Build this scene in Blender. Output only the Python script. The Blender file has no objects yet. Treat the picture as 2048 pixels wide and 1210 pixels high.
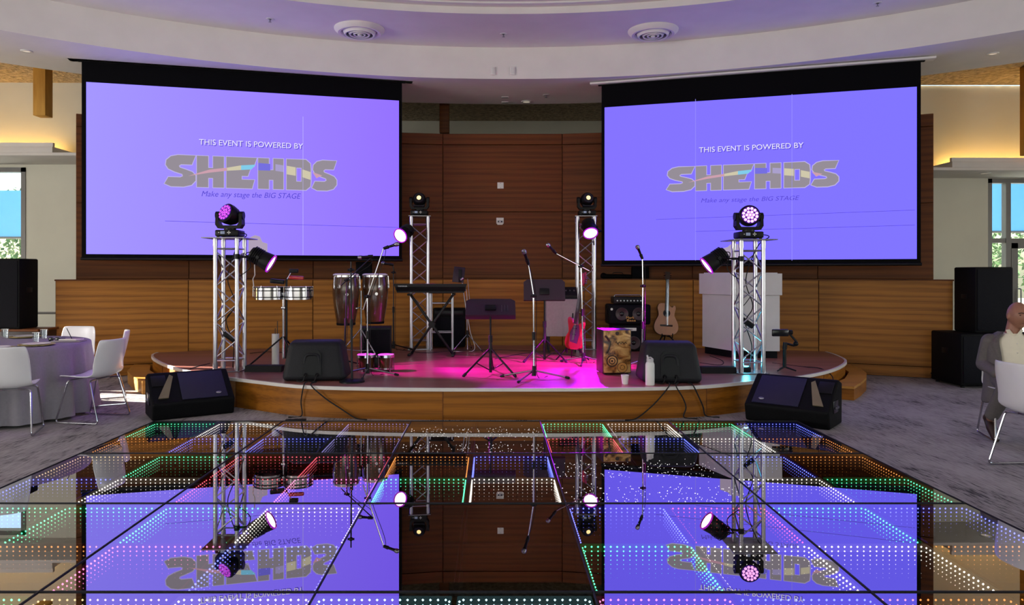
import bpy, bmesh, math, random
from mathutils import Vector, Matrix, Euler
random.seed(7)
PI = math.pi
V = Vector
scene = bpy.context.scene
COL = scene.collection
# ------------------------------------------------------------------ camera, world, light, exposure
F, CX, CY, EYE = 1437.0, 987.0, 547.0, 1.48
cam_data = bpy.data.cameras.new('camera')
cam_data.sensor_width = 36.0
cam_data.lens = F / 2048.0 * 36.0
cam_data.shift_x = (1024 - CX) / 2048.0
cam_data.shift_y = (CY - 605) / 2048.0
cam_data.clip_start = 0.05
cam_data.clip_end = 300
camera = bpy.data.objects.new('camera', cam_data)
camera.location = (0, 0, EYE)
camera.rotation_euler = (PI / 2, 0, 0)
COL.objects.link(camera)
scene.camera = camera

scene.view_settings.view_transform = 'Standard'
scene.view_settings.look = 'None'
scene.view_settings.gamma = 1.0
scene.view_settings.use_curve_mapping = False
scene.view_settings.exposure = 0.0
scene.cycles.max_bounces = 8
scene.cycles.diffuse_bounces = 4
scene.cycles.glossy_bounces = 4
scene.cycles.transparent_max_bounces = 12
scene.cycles.sample_clamp_indirect = 4.0
scene.cycles.use_denoising = True
scene.cycles.caustics_reflective = False
scene.cycles.caustics_refractive = False

world = bpy.data.worlds.new('world')
scene.world = world
world.use_nodes = True
wnt = world.node_tree
sky = wnt.nodes.new('ShaderNodeTexSky')
sky.sky_type = 'NISHITA'
sky.sun_disc = False
sky.sun_elevation = math.radians(18)
sky.sun_rotation = math.radians(-80)
wnt.links.new(sky.outputs[0], wnt.nodes['Background'].inputs[0])
wnt.nodes['Background'].inputs[1].default_value = 0.42

def lamp(name, kind, loc, energy, color=(1, 1, 1), direction=None, **kw):
    l = bpy.data.lights.new(name, kind)
    l.energy = energy
    l.color = color
    for k, v in kw.items():
        setattr(l, k, v)
    o = bpy.data.objects.new(name, l)
    o.location = loc
    if direction is not None:
        o.rotation_euler = V(direction).to_track_quat('-Z', 'Y').to_euler()
    COL.objects.link(o)
    return o

# low sun shining in by two slits shaped into the unseen left wall; area lamps added as daylight fill from the unseen sides and rear
lamp('sun', 'SUN', (-22, 14, 6), 48.0, (1.0, 0.93, 0.8), (3.4, -0.6, -1.0), angle=0.006)
lamp('rear_daylight_fill', 'AREA', (-2.5, -7.6, 1.9), 260, (1.0, 0.97, 0.95), (0, 1, 0.9), shape='RECTANGLE', size=14, size_y=2.8)  # added fill lamp, tilted up to brighten the ceiling
lamp('left_daylight_fill', 'AREA', (-12.7, 2.0, 2.0), 1000, (1.0, 0.985, 0.96), (1, 0.25, 0.45), shape='RECTANGLE', size=10, size_y=2.6)  # added fill standing inside the room, in front of the wall opening
lamp('right_daylight_fill', 'AREA', (12.7, 2.0, 2.0), 250, (1.0, 0.98, 0.95), (-1, 0.2, 0.5), shape='RECTANGLE', size=10, size_y=2.6)  # added fill lamp for the right side of the room

# ------------------------------------------------------------------ helpers
def P(x, y, d):
    return V(((x - CX) / F * d, d, EYE - (y - CY) / F * d))

def lin(c):
    return tuple(((v / 255.0) / 12.92 if v / 255.0 <= 0.04045 else (((v / 255.0) + 0.055) / 1.055) ** 2.4) for v in c)

def mat(name, rgb, rough=0.5, metal=0.0, emit=None, strength=0.0, spec=None, noise=0.0, nscale=8.0, bump=0.0, coat=0.0, sampling=None):
    m = bpy.data.materials.new(name)
    m.use_nodes = True
    nt = m.node_tree
    b = nt.nodes['Principled BSDF']
    c = lin(rgb) + (1,)
    b.inputs['Base Color'].default_value = c
    b.inputs['Roughness'].default_value = rough
    b.inputs['Metallic'].default_value = metal
    if spec is not None:
        b.inputs['Specular IOR Level'].default_value = spec
    if coat:
        b.inputs['Coat Weight'].default_value = coat
    if emit is not None:
        b.inputs['Emission Color'].default_value = lin(emit) + (1,)
        b.inputs['Emission Strength'].default_value = strength
    if noise or bump:
        tc = nt.nodes.new('ShaderNodeTexCoord')
        n = nt.nodes.new('ShaderNodeTexNoise')
        n.inputs['Scale'].default_value = nscale
        n.inputs['Detail'].default_value = 5
        nt.links.new(tc.outputs['Object'], n.inputs['Vector'])
        if noise:
            r = nt.nodes.new('ShaderNodeValToRGB')
            r.color_ramp.elements[0].color = tuple(v * (1 - noise) for v in c[:3]) + (1,)
            r.color_ramp.elements[1].color = tuple(min(1, v * (1 + noise)) for v in c[:3]) + (1,)
            r.color_ramp.elements[0].position = 0.3
            r.color_ramp.elements[1].position = 0.7
            nt.links.new(n.outputs[0], r.inputs[0])
            nt.links.new(r.outputs[0], b.inputs['Base Color'])
        if bump:
            bp = nt.nodes.new('ShaderNodeBump')
            bp.inputs['Strength'].default_value = bump
            bp.inputs['Distance'].default_value = 0.02
            nt.links.new(n.outputs[0], bp.inputs['Height'])
            nt.links.new(bp.outputs[0], b.inputs['Normal'])
    if sampling:
        m.cycles.emission_sampling = sampling
    return m

def emat(name, rgb, strength=1.0, sampling='AUTO'):
    m = bpy.data.materials.new(name)
    m.use_nodes = True
    nt = m.node_tree
    nt.nodes.remove(nt.nodes['Principled BSDF'])
    e = nt.nodes.new('ShaderNodeEmission')
    e.inputs[0].default_value = lin(rgb) + (1,)
    e.inputs[1].default_value = strength
    nt.links.new(e.outputs[0], nt.nodes['Material Output'].inputs[0])
    m.cycles.emission_sampling = sampling
    return m

def wood_mat(name, dark, light, rough=0.35, stretch=(0.5, 6.0, 9.0), grain=1.0, coat=0.0, dist=14.0, line=0.28):
    """veneer grain running along local X"""
    m = bpy.data.materials.new(name)
    m.use_nodes = True
    nt = m.node_tree
    b = nt.nodes['Principled BSDF']
    tc = nt.nodes.new('ShaderNodeTexCoord')
    oi = nt.nodes.new('ShaderNodeObjectInfo')
    mp = nt.nodes.new('ShaderNodeMapping')
    mp.inputs['Scale'].default_value = stretch
    nt.links.new(tc.outputs['Object'], mp.inputs['Vector'])
    addv = nt.nodes.new('ShaderNodeVectorMath')
    addv.operation = 'ADD'
    mul = nt.nodes.new('ShaderNodeVectorMath')
    mul.operation = 'SCALE'
    mul.inputs[0].default_value = (13.0, 7.0, 5.0)
    nt.links.new(oi.outputs['Random'], mul.inputs['Scale'])
    nt.links.new(mp.outputs[0], addv.inputs[0])
    nt.links.new(mul.outputs[0], addv.inputs[1])
    w = nt.nodes.new('ShaderNodeTexWave')
    w.wave_type = 'BANDS'
    w.bands_direction = 'Z'
    w.inputs['Scale'].default_value = 0.32 * grain
    w.inputs['Distortion'].default_value = dist
    w.inputs['Detail'].default_value = 3
    w.inputs['Detail Scale'].default_value = 0.9
    nt.links.new(addv.outputs[0], w.inputs['Vector'])
    n = nt.nodes.new('ShaderNodeTexNoise')
    n.inputs['Scale'].default_value = 4.0
    n.inputs['Detail'].default_value = 6
    nt.links.new(addv.outputs[0], n.inputs['Vector'])
    mx = nt.nodes.new('ShaderNodeMix')
    mx.data_type = 'FLOAT'
    mx.inputs[0].default_value = 1 - line
    nt.links.new(w.outputs['Fac'], mx.inputs[2])
    nt.links.new(n.outputs[0], mx.inputs[3])
    r = nt.nodes.new('ShaderNodeValToRGB')
    r.color_ramp.elements[0].color = lin(dark) + (1,)
    r.color_ramp.elements[1].color = lin(light) + (1,)
    r.color_ramp.elements[0].position = 0.12
    r.color_ramp.elements[1].position = 0.62
    nt.links.new(mx.outputs[0], r.inputs[0])
    nt.links.new(r.outputs[0], b.inputs['Base Color'])
    b.inputs['Roughness'].default_value = rough
    b.inputs['Coat Weight'].default_value = coat
    b.inputs['Specular IOR Level'].default_value = 0.25
    return m

class B:
    """collects shapes into one mesh"""
    def __init__(self):
        self.bm = bmesh.new()
    def box(self, c, s, rot=None, bevel=0.0, seg=2, taper=None):
        r = bmesh.ops.create_cube(self.bm, size=1.0)
        vs = r['verts']
        for v in vs:
            v.co = V((v.co.x * s[0], v.co.y * s[1], v.co.z * s[2]))
            if taper:
                taper(v.co)
        if bevel:
            es = list({e for v in vs for e in v.link_edges})
            rr = bmesh.ops.bevel(self.bm, geom=es, offset=bevel, segments=seg, affect='EDGES', profile=0.5)
            vs = list({v for f in rr['faces'] for v in f.verts} | {v for v in vs if v.is_valid})
        M = Matrix.Translation(V(c))
        if rot is not None:
            M = M @ (rot.to_4x4() if not isinstance(rot, Matrix) else rot.to_4x4())
        bmesh.ops.transform(self.bm, matrix=M, verts=vs)
        return self
    def cyl(self, p0, p1, r0, r1=None, n=12, caps=True):
        p0, p1 = V(p0), V(p1)
        r1 = r0 if r1 is None else r1
        d = p1 - p0
        L = d.length
        if L < 1e-7:
            return self
        q = d.to_track_quat('Z', 'Y').to_matrix().to_4x4()
        M = Matrix.Translation((p0 + p1) / 2) @ q
        bmesh.ops.create_cone(self.bm, cap_ends=caps, segments=n, radius1=max(r0, 1e-5), radius2=max(r1, 1e-5), depth=L, matrix=M)
        return self
    def sphere(self, c, r, s=(1, 1, 1), n=12, rot=None):
        M = Matrix.Translation(V(c))
        if rot is not None:
            M = M @ rot.to_4x4()
        M = M @ Matrix.Diagonal(V((s[0], s[1], s[2], 1)))
        bmesh.ops.create_uvsphere(self.bm, u_segments=n, v_segments=max(6, n * 2 // 3), radius=r, matrix=M)
        return self
    def capsule(self, p0, p1, r0, r1=None, n=12):
        r1 = r0 if r1 is None else r1
        self.cyl(p0, p1, r0, r1, n)
        self.sphere(p0, r0, n=n)
        self.sphere(p1, r1, n=n)
        return self
    def tube(self, pts, r, n=8, closed=False, caps=True):
        pts = [V(p) for p in pts]
        k = len(pts)
        rings = []
        up = None
        for i, p in enumerate(pts):
            if closed:
                t = (pts[(i + 1) % k] - pts[i - 1])
            else:
                t = pts[min(i + 1, k - 1)] - pts[max(i - 1, 0)]
            if t.length < 1e-9:
                t = V((0, 0, 1))
            t.normalize()
            if up is None:
                up = V((0, 0, 1)) if abs(t.z) < 0.9 else V((1, 0, 0))
            a = t.cross(up)
            if a.length < 1e-5:
                a = t.cross(V((0.3, 1, 0.2)))
            a.normalize()
            bb = a.cross(t).normalized()
            up = bb
            rr = r[i] if isinstance(r, (list, tuple)) else r
            rings.append([self.bm.verts.new(p + a * (rr * math.cos(2 * PI * j / n)) + bb * (rr * math.sin(2 * PI * j / n))) for j in range(n)])
        m = k if closed else k - 1
        for i in range(m):
            A, C = rings[i], rings[(i + 1) % k]
            for j in range(n):
                self.bm.faces.new((A[j], A[(j + 1) % n], C[(j + 1) % n], C[j]))
        if caps and not closed:
            self.bm.faces.new(rings[0][::-1])
            self.bm.faces.new(rings[-1])
        return self
    def lathe(self, prof, M=None, n=24, cap=True):
        M = M or Matrix.Identity(4)
        rings = []
        for (r, z) in prof:
            rings.append([self.bm.verts.new(M @ V((max(r, 1e-4) * math.cos(2 * PI * j / n), max(r, 1e-4) * math.sin(2 * PI * j / n), z))) for j in range(n)])
        for A, C in zip(rings[:-1], rings[1:]):
            for j in range(n):
                self.bm.faces.new((A[j], A[(j + 1) % n], C[(j + 1) % n], C[j]))
        if cap:
            self.bm.faces.new(rings[0][::-1])
            self.bm.faces.new(rings[-1])
        return self
    def prism(self, poly, z0, z1, M=None):
        """polygon in local XY pushed along local Z"""
        M = M or Matrix.Identity(4)
        lo = [self.bm.verts.new(M @ V((p[0], p[1], z0))) for p in poly]
        hi = [self.bm.verts.new(M @ V((p[0], p[1], z1))) for p in poly]
        k = len(poly)
        self.bm.faces.new(lo[::-1])
        self.bm.faces.new(hi)
        for i in range(k):
            self.bm.faces.new((lo[i], lo[(i + 1) % k], hi[(i + 1) % k], hi[i]))
        return self
    def loft(self, rings, cap=True, closed=True):
        R = [[self.bm.verts.new(V(p)) for p in ring] for ring in rings]
        n = len(R[0])
        for A, C in zip(R[:-1], R[1:]):
            for j in range(n if closed else n - 1):
                self.bm.faces.new((A[j], A[(j + 1) % n], C[(j + 1) % n], C[j]))
        if cap and closed:
            self.bm.faces.new(R[0][::-1])
            self.bm.faces.new(R[-1])
        return self
    def face(self, pts):
        self.bm.faces.new([self.bm.verts.new(V(p)) for p in pts])
        return self
    def mesh(self, name, smooth=35):
        bmesh.ops.recalc_face_normals(self.bm, faces=self.bm.faces)
        me = bpy.data.meshes.new(name)
        self.bm.to_mesh(me)
        self.bm.free()
        if smooth:
            me.shade_smooth()
            me.set_sharp_from_angle(angle=math.radians(smooth))
        return me
    def build(self, name, m, parent=None, smooth=35, loc=None, rot=None):
        me = self.mesh(name, smooth)
        return link(name, me, m, parent, loc, rot)

def link(name, me, m=None, parent=None, loc=None, rot=None):
    o = bpy.data.objects.new(name, me)
    COL.objects.link(o)
    if m is not None:
        if not me.materials:
            me.materials.append(m)
    if parent is not None:
        o.parent = parent
    if loc is not None:
        o.location = loc
    if rot is not None:
        o.rotation_euler = rot if not isinstance(rot, Matrix) else rot.to_euler()
    return o

def tag(o, label, cat, group=None, kind=None):
    if label:
        o['label'] = label
    if cat:
        o['category'] = cat
    if group:
        o['group'] = group
    if kind:
        o['kind'] = kind
    return o

def struct(o, label=None):
    o['kind'] = 'structure'
    if label:
        o['label'] = label
    return o

def thing(name, label, cat, loc=(0, 0, 0), rz=0.0, group=None):
    o = bpy.data.objects.new(name, None)
    o.empty_display_size = 0.1
    COL.objects.link(o)
    o.location = loc
    o.rotation_euler = (0, 0, rz)
    return tag(o, label, cat, group)

def dup(root, label, loc=None, rz=None, group=None):
    def rec(o, parent):
        c = o.copy()
        COL.objects.link(c)
        c.parent = parent
        for ch in list(kids.get(o, [])):
            rec(ch, c)
        return c
    kids = {}
    todo = [root]
    while todo:
        q = todo.pop()
        kids[q] = list(q.children)
        todo += kids[q]
    r = rec(root, None)
    if loc is not None:
        r.location = loc
    if rz is not None:
        r.rotation_euler = (0, 0, rz)
    r['label'] = label
    if group:
        r['group'] = group
    return r

def fillet(pts, r, k=5):
    pts = [V(p) for p in pts]
    out = [pts[0]]
    for a, b, c in zip(pts[:-2], pts[1:-1], pts[2:]):
        u, w = (a - b), (c - b)
        q = min(r, u.length * 0.49, w.length * 0.49)
        s, e = b + u.normalized() * q, b + w.normalized() * q
        for i in range(k + 1):
            t = i / k
            out.append(s * (1 - t) ** 2 + b * 2 * t * (1 - t) + e * t * t)
    out.append(pts[-1])
    return out

def catmull(pts, k=6):
    pts = [V(p) for p in pts]
    out = []
    n = len(pts)
    for i in range(n - 1):
        p0, p1, p2, p3 = pts[max(i - 1, 0)], pts[i], pts[i + 1], pts[min(i + 2, n - 1)]
        for j in range(k):
            t = j / k
            out.append(0.5 * ((2 * p1) + (p2 - p0) * t + (2 * p0 - 5 * p1 + 4 * p2 - p3) * t * t + (3 * p1 - p0 - 3 * p2 + p3) * t ** 3))
    out.append(pts[-1])
    return out

def frame(axis, up=(0, 0, 1)):
    """matrix whose local Z points along axis"""
    return V(axis).to_track_quat('Z', 'Y').to_matrix().to_4x4()

def text_mesh(s, shear=0.0, extrude=0.0):
    c = bpy.data.curves.new('lettering', 'FONT')
    c.body = s
    c.size = 1.0
    c.shear = shear
    c.extrude = extrude
    o = bpy.data.objects.new('lettering', c)
    COL.objects.link(o)
    dg = bpy.context.evaluated_depsgraph_get()
    me = bpy.data.meshes.new_from_object(o.evaluated_get(dg))
    bpy.data.objects.remove(o)
    bpy.data.curves.remove(c)
    return me

def fit_text(s, parent, m, x0, z0, x1, z1, y, shear=0.0, name='lettering', gap=0.3):
    """letters standing in the local XZ plane, filling the given box"""
    me = text_mesh(s, shear)
    xs = [v.co.x for v in me.vertices]
    ys = [v.co.y for v in me.vertices]
    ax, bx, ay, by = min(xs), max(xs), min(ys), max(ys)
    for v in me.vertices:
        v.co = V((x0 + (v.co.x - ax) / (bx - ax) * (x1 - x0), y, z0 + (v.co.y - ay) / (by - ay) * (z1 - z0)))
    me.materials.clear()
    # every word an object of its own
    bm = bmesh.new()
    bm.from_mesh(me)
    bpy.data.meshes.remove(me)
    left, isl = set(bm.verts), []
    while left:
        todo, grp = [left.pop()], []
        while todo:
            v = todo.pop()
            grp.append(v)
            for e in v.link_edges:
                w = e.other_vert(v)
                if w in left:
                    left.discard(w)
                    todo.append(w)
        isl.append((min(v.co.x for v in grp), max(v.co.x for v in grp), {f for v in grp for f in v.link_faces}))
    isl.sort(key=lambda i: i[0])
    words, end = [], None
    for a, c, fs in isl:
        if end is None or a - end > (z1 - z0) * gap:
            words.append([])
        words[-1].append(fs)
        end = c if end is None else max(end, c)
    out = None
    for wd in words:
        b = B()
        mp = {}
        for fs in wd:
            for f in fs:
                vs = []
                for v in f.verts:
                    if v not in mp:
                        mp[v] = b.bm.verts.new(v.co)
                    vs.append(mp[v])
                b.bm.faces.new(vs)
        out = b.build(name, m, parent, smooth=0)
    bm.free()
    return out

def apply_mods(o):
    dg = bpy.context.evaluated_depsgraph_get()
    me = bpy.data.meshes.new_from_object(o.evaluated_get(dg))
    o.modifiers.clear()
    old = o.data
    o.data = me
    bpy.data.meshes.remove(old)
    return o

def blob(b, name, m, parent, voxel=0.012, smooth=4):
    """overlapping shapes fused into one continuous skin"""
    o = b.build(name, m, None, smooth=0)
    md = o.modifiers.new('r', 'REMESH')
    md.mode = 'VOXEL'
    md.voxel_size = voxel
    md2 = o.modifiers.new('s', 'SMOOTH')
    md2.iterations = smooth
    md2.factor = 0.5
    apply_mods(o)
    o.data.shade_smooth()
    if not o.data.materials:
        o.data.materials.append(m)
    o.parent = parent
    return o

# ------------------------------------------------------------------ materials
M = {}
M['white_paint'] = mat('white_paint', (234, 230, 226), 0.7, noise=0.03, nscale=3)
M['wall_paint'] = mat('wall_paint', (224, 222, 206), 0.75, noise=0.03, nscale=2)
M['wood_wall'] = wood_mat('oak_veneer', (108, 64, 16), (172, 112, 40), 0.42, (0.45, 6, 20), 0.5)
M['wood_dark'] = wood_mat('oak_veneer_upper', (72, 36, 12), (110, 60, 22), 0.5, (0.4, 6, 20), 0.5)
M['wood_stage'] = wood_mat('oak_stage_front', (100, 56, 8), (154, 94, 22), 0.45, (0.45, 6, 18), 0.5)
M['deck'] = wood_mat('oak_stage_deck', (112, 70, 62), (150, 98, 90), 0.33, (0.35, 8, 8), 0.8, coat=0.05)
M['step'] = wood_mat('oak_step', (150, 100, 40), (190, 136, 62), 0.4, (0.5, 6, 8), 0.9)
M['beam'] = wood_mat('glulam', (176, 120, 44), (214, 160, 70), 0.6, (3, 3, 0.6), 1.2)
M['nosing'] = mat('nosing', (222, 216, 210), 0.35, noise=0.04)
M['black'] = mat('black_plastic', (9, 9, 12), 0.45, spec=0.25, noise=0.15, nscale=30)
M['black_gloss'] = mat('black_gloss', (12, 12, 16), 0.22, noise=0.1)
M['black_rough'] = mat('black_textured', (9, 9, 11), 0.6, spec=0.12, bump=0.25, nscale=160)
M['charcoal'] = mat('charcoal_textured', (27, 27, 31), 0.5, spec=0.25, bump=0.2, nscale=140)
M['grille'] = mat('grille_cloth', (10, 10, 18), 0.55, spec=0.12, bump=0.4, nscale=220)
M['screen_black'] = mat('screen_black', (5, 5, 8), 0.8, spec=0.1, noise=0.1)
M['alu'] = mat('aluminium', (196, 196, 204), 0.28, 1.0, noise=0.05, nscale=12)
M['chrome'] = mat('chrome', (186, 186, 192), 0.14, 1.0, noise=0.03)
M['steel'] = mat('steel', (160, 160, 168), 0.3, 1.0, noise=0.06)
M['black_metal'] = mat('black_metal', (20, 20, 24), 0.35, 0.6, noise=0.1)
M['white_shell'] = mat('white_shell', (226, 224, 228), 0.28, noise=0.02, coat=0.2)
M['white_plastic'] = mat('white_plastic', (226, 226, 222), 0.4, noise=0.02)
M['lectern_white'] = mat('lectern_white', (198, 194, 196), 0.45, noise=0.03, nscale=5)
M['cloth_grey'] = mat('tablecloth_grey', (140, 134, 142), 0.75, noise=0.05, nscale=40, bump=0.15)
M['cloth_pale'] = mat('cloth_pale', (150, 140, 145), 0.8, noise=0.06, nscale=30, bump=0.1)
M['rubber'] = mat('rubber', (12, 12, 12), 0.8, noise=0.1)
M['drum_head'] = mat('drum_head', (226, 214, 210), 0.5, noise=0.05)
M['conga_wood'] = mat('conga_wood', (78, 50, 28), 0.22, noise=0.25, nscale=6, coat=0.5)
M['gold_plate'] = mat('gold_charger', (190, 168, 110), 0.3, 0.4, noise=0.05)
M['porcelain'] = mat('porcelain', (222, 216, 206), 0.25, noise=0.02)
M['red_lacquer'] = mat('red_lacquer', (176, 30, 28), 0.25, noise=0.08, coat=0.5)
M['purple_desk'] = mat('desk_black', (40, 20, 40), 0.45, noise=0.1)
M['guitar_top'] = mat('guitar_top', (206, 150, 112), 0.3, noise=0.06, nscale=10, coat=0.4)
M['guitar_side'] = mat('guitar_side', (92, 46, 26), 0.3, noise=0.15, coat=0.4)
M['rosewood'] = mat('rosewood', (44, 24, 18), 0.4, noise=0.2, nscale=20)
M['skin'] = mat('skin', (150, 104, 82), 0.5, noise=0.05, nscale=20)
M['suit'] = mat('suit_wool', (92, 86, 84), 0.75, noise=0.08, nscale=60, bump=0.1)
M['shirt'] = mat('shirt', (226, 218, 196), 0.7, noise=0.03, nscale=20, bump=0.08)
M['shoe'] = mat('shoe_leather', (46, 28, 22), 0.3, noise=0.1)
M['bronze_cone'] = mat('speaker_cone', (56, 40, 44), 0.45, noise=0.1)
M['lens_dark'] = mat('lens_dark', (30, 10, 60), 0.1, noise=0.1)
M['pit'] = mat('panel_black', (4, 4, 6), 0.5, noise=0.1)
M['seam'] = mat('panel_frame', (20, 19, 22), 0.5, 0.0, spec=0.3, noise=0.1)

def carpet_mat():
    m = bpy.data.materials.new('carpet')
    m.use_nodes = True
    nt = m.node_tree
    b = nt.nodes['Principled BSDF']
    tc = nt.nodes.new('ShaderNodeTexCoord')
    def noise(scale, detail, st):
        mp = nt.nodes.new('ShaderNodeMapping')
        mp.inputs['Scale'].default_value = st
        mp.inputs['Rotation'].default_value = (0, 0, 0.12)
        n = nt.nodes.new('ShaderNodeTexNoise')
        n.inputs['Scale'].default_value = scale
        n.inputs['Detail'].default_value = detail
        n.inputs['Roughness'].default_value = 0.65
        nt.links.new(tc.outputs['Object'], mp.inputs['Vector'])
        nt.links.new(mp.outputs[0], n.inputs['Vector'])
        return n
    a = noise(3.0, 8, (22, 2.0, 1))
    c = noise(1.3, 4, (2.2, 0.9, 1))
    # fine dark streaks gathered into clusters
    ad = nt.nodes.new('ShaderNodeMath')
    ad.operation = 'MULTIPLY_ADD'
    ad.inputs[1].default_value = 0.75
    nt.links.new(c.outputs[0], ad.inputs[0])
    nt.links.new(a.outputs[0], ad.inputs[2])
    r1 = nt.nodes.new('ShaderNodeValToRGB')
    e = r1.color_ramp.elements
    e[0].position, e[0].color = 0.70, lin((58, 54, 57)) + (1,)
    e[1].position, e[1].color = 0.98, lin((166, 160, 158)) + (1,)
    k = e.new(0.79)
    k.color = lin((138, 132, 131)) + (1,)
    nt.links.new(ad.outputs[0], r1.inputs[0])
    nt.links.new(r1.outputs[0], b.inputs['Base Color'])
    b.inputs['Roughness'].default_value = 0.95
    bp = nt.nodes.new('ShaderNodeBump')
    bp.inputs['Strength'].default_value = 0.3
    bp.inputs['Distance'].default_value = 0.01
    nt.links.new(a.outputs[0], bp.inputs['Height'])
    nt.links.new(bp.outputs[0], b.inputs['Normal'])
    return m
M['carpet'] = carpet_mat()

def acoustic_mat():
    m = mat('acoustic_spray', (186, 170, 142), 0.95, noise=0.4, nscale=11, bump=1.0)
    return m
M['acoustic'] = acoustic_mat()
M['acoustic'].node_tree.nodes['Bump'].inputs['Distance'].default_value = 0.12

def half_mirror():
    m = bpy.data.materials.new('half_mirror_glass')
    m.use_nodes = True
    nt = m.node_tree
    nt.nodes.remove(nt.nodes['Principled BSDF'])
    t = nt.nodes.new('ShaderNodeBsdfTransparent')
    t.inputs[0].default_value = (0.85, 0.85, 0.88, 1)
    g = nt.nodes.new('ShaderNodeBsdfGlossy')
    g.inputs['Color'].default_value = (0.92, 0.9, 0.92, 1)
    g.inputs['Roughness'].default_value = 0.0
    lw = nt.nodes.new('ShaderNodeLayerWeight')
    lw.inputs[0].default_value = 0.35
    mr = nt.nodes.new('ShaderNodeMapRange')
    mr.inputs[1].default_value = 0.0
    mr.inputs[2].default_value = 1.0
    mr.inputs[3].default_value = 0.42
    mr.inputs[4].default_value = 0.75
    nt.links.new(lw.outputs['Facing'], mr.inputs[0])
    mx = nt.nodes.new('ShaderNodeMixShader')
    nt.links.new(mr.outputs[0], mx.inputs[0])
    nt.links.new(t.outputs[0], mx.inputs[1])
    nt.links.new(g.outputs[0], mx.inputs[2])
    nt.links.new(mx.outputs[0], nt.nodes['Material Output'].inputs[0])
    return m
M['half_mirror'] = half_mirror()

def clear_mat(name, tint, mixf=0.08, rough=0.02):
    m = bpy.data.materials.new(name)
    m.use_nodes = True
    nt = m.node_tree
    nt.nodes.remove(nt.nodes['Principled BSDF'])
    t = nt.nodes.new('ShaderNodeBsdfTransparent')
    t.inputs[0].default_value = tint + (1,)
    g = nt.nodes.new('ShaderNodeBsdfGlossy')
    g.inputs['Roughness'].default_value = rough
    mx = nt.nodes.new('ShaderNodeMixShader')
    mx.inputs[0].default_value = mixf
    nt.links.new(t.outputs[0], mx.inputs[1])
    nt.links.new(g.outputs[0], mx.inputs[2])
    nt.links.new(mx.outputs[0], nt.nodes['Material Output'].inputs[0])
    return m
M['glass'] = clear_mat('window_glass', (0.9, 0.95, 0.96))
M['tumbler'] = clear_mat('drinking_glass', (0.92, 0.94, 0.95), 0.14)
M['clear'] = clear_mat('glass_underside', (0.98, 0.98, 0.98), 0.0)

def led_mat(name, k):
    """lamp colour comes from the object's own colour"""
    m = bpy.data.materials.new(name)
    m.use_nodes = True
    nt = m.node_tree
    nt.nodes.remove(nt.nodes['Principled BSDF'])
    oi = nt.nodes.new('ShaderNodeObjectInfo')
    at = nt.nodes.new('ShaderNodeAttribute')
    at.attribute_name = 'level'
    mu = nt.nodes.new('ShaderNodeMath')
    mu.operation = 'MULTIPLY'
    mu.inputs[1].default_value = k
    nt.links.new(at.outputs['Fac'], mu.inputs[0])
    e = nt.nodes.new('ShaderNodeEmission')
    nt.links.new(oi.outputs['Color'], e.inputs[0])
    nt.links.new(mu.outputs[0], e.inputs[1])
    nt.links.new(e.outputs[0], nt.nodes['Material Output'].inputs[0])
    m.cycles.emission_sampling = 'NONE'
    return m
M['led'] = led_mat('led_point', 7.0)
M['led_glow_band'] = led_mat('painted_led_glow', 0.09)  # LED glow on the tray walls, put in as a dim emissive band
# ------------------------------------------------------------------ room shell
DX0, DX1, DY0, DY1, DZ = -3.22, 2.88, 1.94, 6.82, 0.08      # dance floor
b = B()
for (x0, x1, y0, y1) in ((-13, DX0, -8, 16), (DX1, 13, -8, 16), (DX0, DX1, DY1, 16), (DX0, DX1, -8, DY0)):
    b.box(((x0 + x1) / 2, (y0 + y1) / 2, -0.1), (x1 - x0, y1 - y0, 0.2))
floor = struct(b.build('floor', M['carpet'], smooth=0), 'grey brown streaked carpet around the stage and dance floor')

def wall_y(x):
    return 12.9 + (x + 13) * 0.012
def wall_piece(b, x0, x1, z0, z1, th=0.2):
    pts = [(x0, wall_y(x0)), (x1, wall_y(x1)), (x1, wall_y(x1) + th), (x0, wall_y(x0) + th)]
    b.prism(pts, z0, z1)
ROOF = 4.92
WL0, WL1, WLT = -9.6, -8.43, 3.39
WR0, WR1, WRT = 9.06, 11.6, 3.22
b = B()
wall_piece(b, -13, WL0, 0, ROOF)
wall_piece(b, WL0, WL1, WLT, ROOF)
wall_piece(b, WL1, -5.2, 0, ROOF)
wall_piece(b, 5.6, WR0, 0, ROOF)
wall_piece(b, WR0, WR1, WRT, ROOF)
wall_piece(b, WR1, 13, 0, ROOF)
# apse behind the timber wall
b.box((0.2, 16.3, ROOF / 2), (11.2, 0.2, ROOF))
b.box((-5.3, 14.6, ROOF / 2), (0.2, 3.3, ROOF))
b.box((5.7, 14.7, ROOF / 2), (0.2, 3.1, ROOF))
struct(b.build('wall_back', M['wall_paint'], smooth=0), 'cream painted back wall beside the timber wall')
for nm, x in (('wall_left', -13.1), ('wall_right', 13.1)):
    b = B()
    b.box((x, 4, 0.35), (0.2, 24, 0.7))
    b.box((x, 4, 4.1), (0.2, 24, 1.7))
    b.box((x, -5.5, 1.97), (0.2, 5, 2.56))
    if x > 0:
        b.box((x, 11.5, 1.97), (0.2, 9, 2.56))
    else:
        for ya, yb in ((7.0, 9.82), (10.36, 10.5), (10.68, 16.0)):  # gaps left in this unseen wall to shape the sun streaks
            b.box((x, (ya + yb) / 2, 1.97), (0.2, yb - ya, 2.56))
    struct(b.build(nm, M['wall_paint'], smooth=0))
struct(B().box((-13.1, 2.0, 1.97), (0.03, 10, 2.56)).build('unseen_sun_blind', M['white_paint'], smooth=0), 'pale unseen sheet added to keep the sun out of the left wall opening')  # added out of view to block sun through this wall opening
b = B()
b.box((0, -8.1, 0.35), (26, 0.2, 0.7))
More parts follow.
